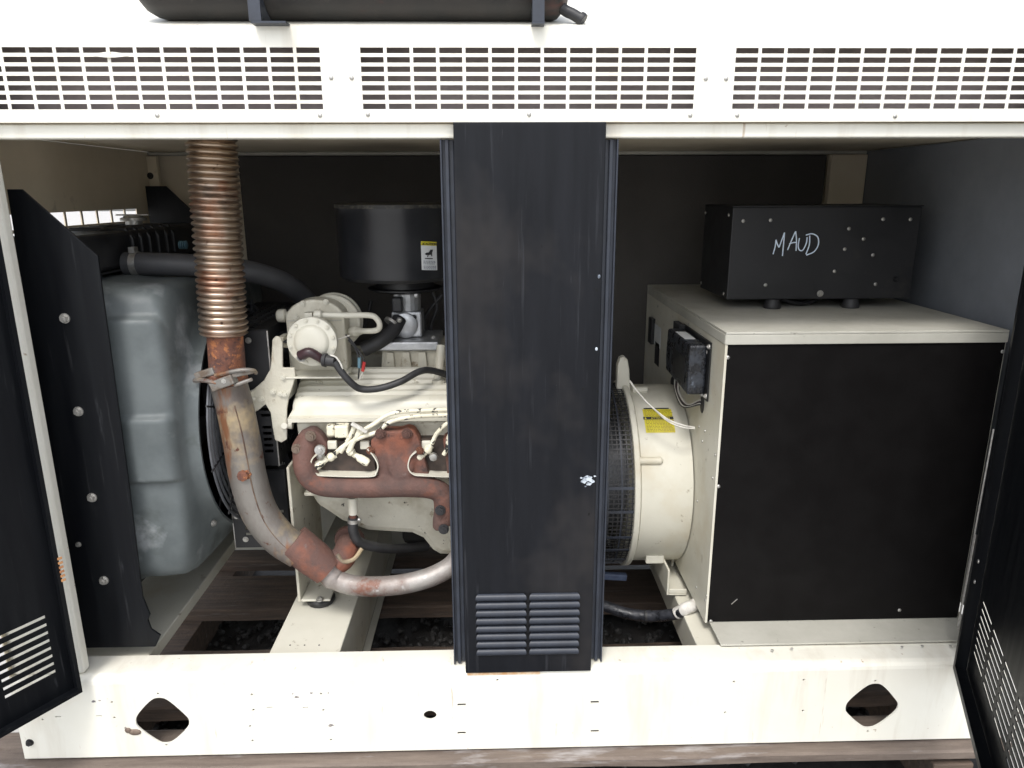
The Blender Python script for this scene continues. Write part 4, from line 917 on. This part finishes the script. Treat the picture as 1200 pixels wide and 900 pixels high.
# feet
bm = NB(); q = ZP(783, 699, .21); box(bm, q.x-.001, q.x+.005, .345, .60, .205, .285); box(bm, q.x+.0055, .540, .345, .60, .205, .209); box(bm, q.x+.0055, .540, .345, .349, .2095, .224); box(bm, q.x+.05, .54, .50, .60, .21, .27)
build('mounting_foot', bm, 'cream', alt, bevel=.002)
bm = NB(); bar(bm, YP(700, 674, .50), YP(734, 676, .50), .010); build('screen_clamp', bm, mat('blue_grey_strap', (.10, .13, .2), (.07, .09, .15), 30, rough=.5), alt, bevel=.003)

# ================================================================== CONTROL BOX
cb = thing('control_box', (.875, .6, .23), 'big cream steel control cabinet with a black front panel on the right', 'control box')
bx0, bx1, by0, by1, bz0, bz1 = .541, 1.213, .17, 1.055, .2305, 1.0
bm = NB(); box(bm, bx0, bx0+.004, by0, by1, bz0, bz1-.0305); 
holes_ = []
build('side_panel', bm, 'cream', cb)
bm = NB(); box(bm, bx0, bx1, by0-.003, by1, bz1-.006, bz1); box(bm, bx0, bx1, by0-.003, by0, bz1-.030, bz1-.0065); box(bm, bx0-.001, bx0+.003, by0+.0005, by1, bz1-.030, bz1-.0065); box(bm, bx1-.003, bx1, by0+.0005, by1, bz1-.030, bz1-.0065)
top = build('top_cover', bm, 'beam', cb, bevel=.0012)
bm = NB(); box(bm, bx0+.0045, bx1-.002, by0+.002, by0+.006, bz0+.001, bz1-.031); fp_ = build('front_panel', bm, 'boxpanel', cb)
bm = NB(); box(bm, bx0, bx0+.006, by0-.001, by0+.0015, bz0, bz1-.031); build('corner_edge', bm, 'cream', cb)
bm = NB(); box(bm, bx1-.0015, bx1, by0+.003, by1, bz0, bz1-.031); build('side_panel', bm, 'cream', cb, label='right side panel of the cabinet')
bm = NB(); box(bm, bx0, bx1, by1+.0005, by1+.003, bz0, bz1); build('back_panel', bm, 'cream', cb)
for px, py in ((853, 419), (842, 570), (833, 728), (1165, 560), (1175, 412), (1054, 715)): 
    p = YP(px, py, by0+.001)
    if bx0 < p.x < bx1: bolt(fp_, p, (0, -1, 0), .0048, 'steel', 'rivet')
bm = NB(); bar(bm, YP(857, 708, by0+.001), YP(864, 702, by0+.001), .0008); build('scratch', bm, 'steel', fp_)
for px, py in ((771, 359), (807, 380), (807, 395), (821, 392), (819, 500), (826, 505), (823, 517), (838, 533), (835, 560), (817, 587), (816, 688), (826, 703), (828, 698), (781, 349)):
    bolt(cb, XP(px, py, bx0-.0005), (-1, 0, 0), .0042, 'steel', 'rivet', 'screw')
for nm, a, m in (('cable_hole', (823, 473, .016, .026), 'ink'), ('cable_hole', (791, 452, .055, .028), 'ink')):
    p = XP(a[0], a[1], bx0-.001); bm = NB(); lathe(bm, p, (-1, 0, 0), [(0, 1), (.0012, .96)], 20)
    for v in bm.verts: v.co.y = p.y+(v.co.y-p.y)*a[2]; v.co.z = p.z+(v.co.z-p.z)*a[3]
    build(nm, bm, m, cb)
for (pa, pb_, m, nm, tk) in (((775, 385), (766, 402), 'white', 'rating_plate', .001), ((773, 404), (767, 425), 'ink', 'rating_plate', .001), ((768, 374), (763, 400), 'blackrough', 'relay', .012)):
    a, b_ = XP(*pa, bx0-.001), XP(*pb_, bx0-.001); bm = NB(); box(bm, bx0-.001-tk, bx0-.001, min(a.y, b_.y), min(max(a.y, b_.y), by1-.01), min(a.z, b_.z), max(a.z, b_.z)); build(nm, bm, m, cb)
# regulator module on the side face
ya_, yb_ = .285, .52; za_, zb_ = .815, .945
bm = NB(); prism(bm, [(ya_, za_), (yb_, za_+.01), (yb_+.01, za_+.05), (yb_, zb_), (ya_, zb_)], 0, bx0-.052, bx0-.006); mod = build('voltage_module', bm, 'epoxy', cb, bevel=.006, label='black potted electronic module on the side of the cabinet')
bm = NB(); box(bm, bx0-.0055, bx0-.002, ya_-.02, yb_+.012, za_-.012, zb_+.010); build('mount_plate', bm, 'blackrough', mod)
bm = NB(); box(bm, bx0-.053, bx0-.0525, ya_+.03, yb_-.08, za_+.02, zb_-.04); build('module_recess', bm, 'blackrough', mod, bevel=.001)
bm = NB(); a = Vector((bx0-.045, .33, zb_+.0005)); box(bm, a.x, a.x+.028, .36, .46, zb_+.0003, zb_+.0012); build('module_label', bm, 'white', mod)
bm = NB()
for k in range(7): 
    y = .50+k*.011; box(bm, bx0-.022, bx0-.006, y+.008, y+.015, .86, .955)
box(bm, bx0-.026, bx0-.005, .505, .585, .90, .91); build('terminal_strip', bm, 'blackrough', cb, bevel=.001)
for y, z in ((ya_-.012, zb_-.002), (ya_-.012, za_+.0), (ya_+.02, za_-.004), (ya_+.01, zb_-.02)): bolt(mod, (bx0-.006, y, z), (-1, 0, 0), .0055, 'steel')
for k in range(26):
    pass
for k in range(5):
    bm = NB(); y = .42+k*.012; tube(bm, [(bx0-.03, y+.03, .82), (bx0-.035, y+.01, .785), (bx0-.025-.002*k, .37+k*.006, .765-.003*k), (bx0-.004, .325, .79-.003*k)], .0026, 7); build('module_wire', bm, ('wirewhite', 'maroon', 'rubber', 'wirewhite', 'rubber')[k], cb, smooth=True)

# ================================================================== JUNCTION BOX ON TOP
jb = thing('relay_box', (.90, .68, 1.0), 'black steel box marked MAUD standing on rubber feet on the cabinet', 'equipment box')
jx0, jx1, jy0, jy1, jz0, jz1 = .643, 1.158, .50, .765, 1.027, 1.2765
bm = NB(); box(bm, jx0, jx1, jy0, jy1, jz0, jz1); jc = build('case', bm, mat('dusty_black_case', (.011, .0115, .013), (.017, .017, .019), 7, .35, .65, .42, .58, bump=.04, spots=[((.05, .045, .038), 6, .62, .2), ((.12, .12, .12), 80, .75, .04)]), jb, bevel=.003)
bm = NB(); box(bm, jx0-.002, jx1+.002, jy0-.003, jy1+.002, jz1+.0003, jz1+.0025); build('lid', bm, 'blackrough', jb)
for px, py in ((871, 259), (903, 258), (897, 334), (1035, 257), (1067, 257), (1026, 333), (995, 268), (1012, 280), (990, 292), (1023, 299), (978, 318)): bolt(jc, YP(px, py, jy0), (0, -1, 0), .0052, 'steel', 'rivet')
bolt(jc, YP(961, 344, jy0), (0, -1, 0), .0068, 'steel'); bolt(jc, YP(1050, 327, jy0), (0, -1, 0), .0065, 'blackrough')
for px, py in ((824, 249), (854, 252), (821, 331), (848, 344)): 
    p = XP(px, py, jx0); bolt(jc, (jx0, min(max(p.y, jy0+.01), jy1-.01), p.z), (-1, 0, 0), .0052, 'steel', 'rivet')
for x, y in ((.778, .515), (1.0, .515), (.778, .745), (1.0, .745)):
    bm = NB(); lathe(bm, (x, y, 1.0005), (0, 0, 1), [(0, .0225), (.004, .0235), (.024, .019), (.0262, .017)], 20); build('rubber_foot', bm, 'rubber', jb, smooth=True)
bm = NB(); tube(bm, [(.82, .56, 1.02), (.86, .55, 1.008), (.90, .56, 1.008), (.94, .58, 1.02)], .006, 8); build('under_cable', bm, 'rubber', jb, smooth=True)
strokes = [[(906, 298), (908.5, 289), (909.5, 281)], [(909.5, 281), (911, 286), (913, 290)], [(913, 290), (916, 282), (919.5, 272.5)], [(919.5, 272.5), (918.5, 284), (917, 300)],
           [(923, 293), (928, 281), (932.5, 271)], [(932.5, 271), (933.5, 281), (933, 294)], [(925, 286), (929, 284.5), (933, 284)],
           [(937, 279), (935.5, 288), (937, 293), (941, 293), (945, 285), (946, 278)], [(949, 276), (948.5, 287), (944.5, 298)], [(944.5, 275.5), (952, 274), (958.5, 278), (959, 287), (954, 295), (945, 299)]]
bm = NB()
for s in strokes:
    P = spline([YP(a, b, jy0-.0012) for a, b in s], 5)
    tube(bm, P, .0018, 6, k=1)
for v in bm.verts: v.co.y = jy0-.0002+(v.co.y-jy0)*.25
build('handwriting', bm, 'chalk', jc, smooth=True, label='the word MAUD written by hand in pale marker')

# ================================================================== BATTERY CABLE
cab = thing('battery_cable', (.42, .35, .14), 'thick black taped cable curving between centre panel and cabinet, white tape at its end', 'cable')
bm = NB(); tube(bm, [YP(650, 690, .36), YP(690, 704, .35), YP(708, 710, .35), YP(735, 719, .335), (YP(765, 722, .31)), YP(788, 720, .28), YP(800, 716, .26)], .0158, 16); build('cable', bm, mat('shiny_black_tape', (.012, .013, .016), (.03, .032, .04), 50, .4, .6, .25, .5, bump=.6, bscale=70), cab, smooth=True)
bm = NB(); tube(bm, [YP(793, 719, .272), YP(804, 713, .262), Vector((.552, .285, .2165)), Vector((.60, .36, .215))], .0168, 16); build('tape_wrap', bm, 'tape', cab, smooth=True)
for px in (756, 762):
    bm = NB(); p = YP(px, 722, .315); cyl(bm, p-Vector((.003, 0, 0)), p+Vector((.003, 0, 0)), .0175, n=14); build('cable_tie', bm, 'rubber', cab, smooth=True)
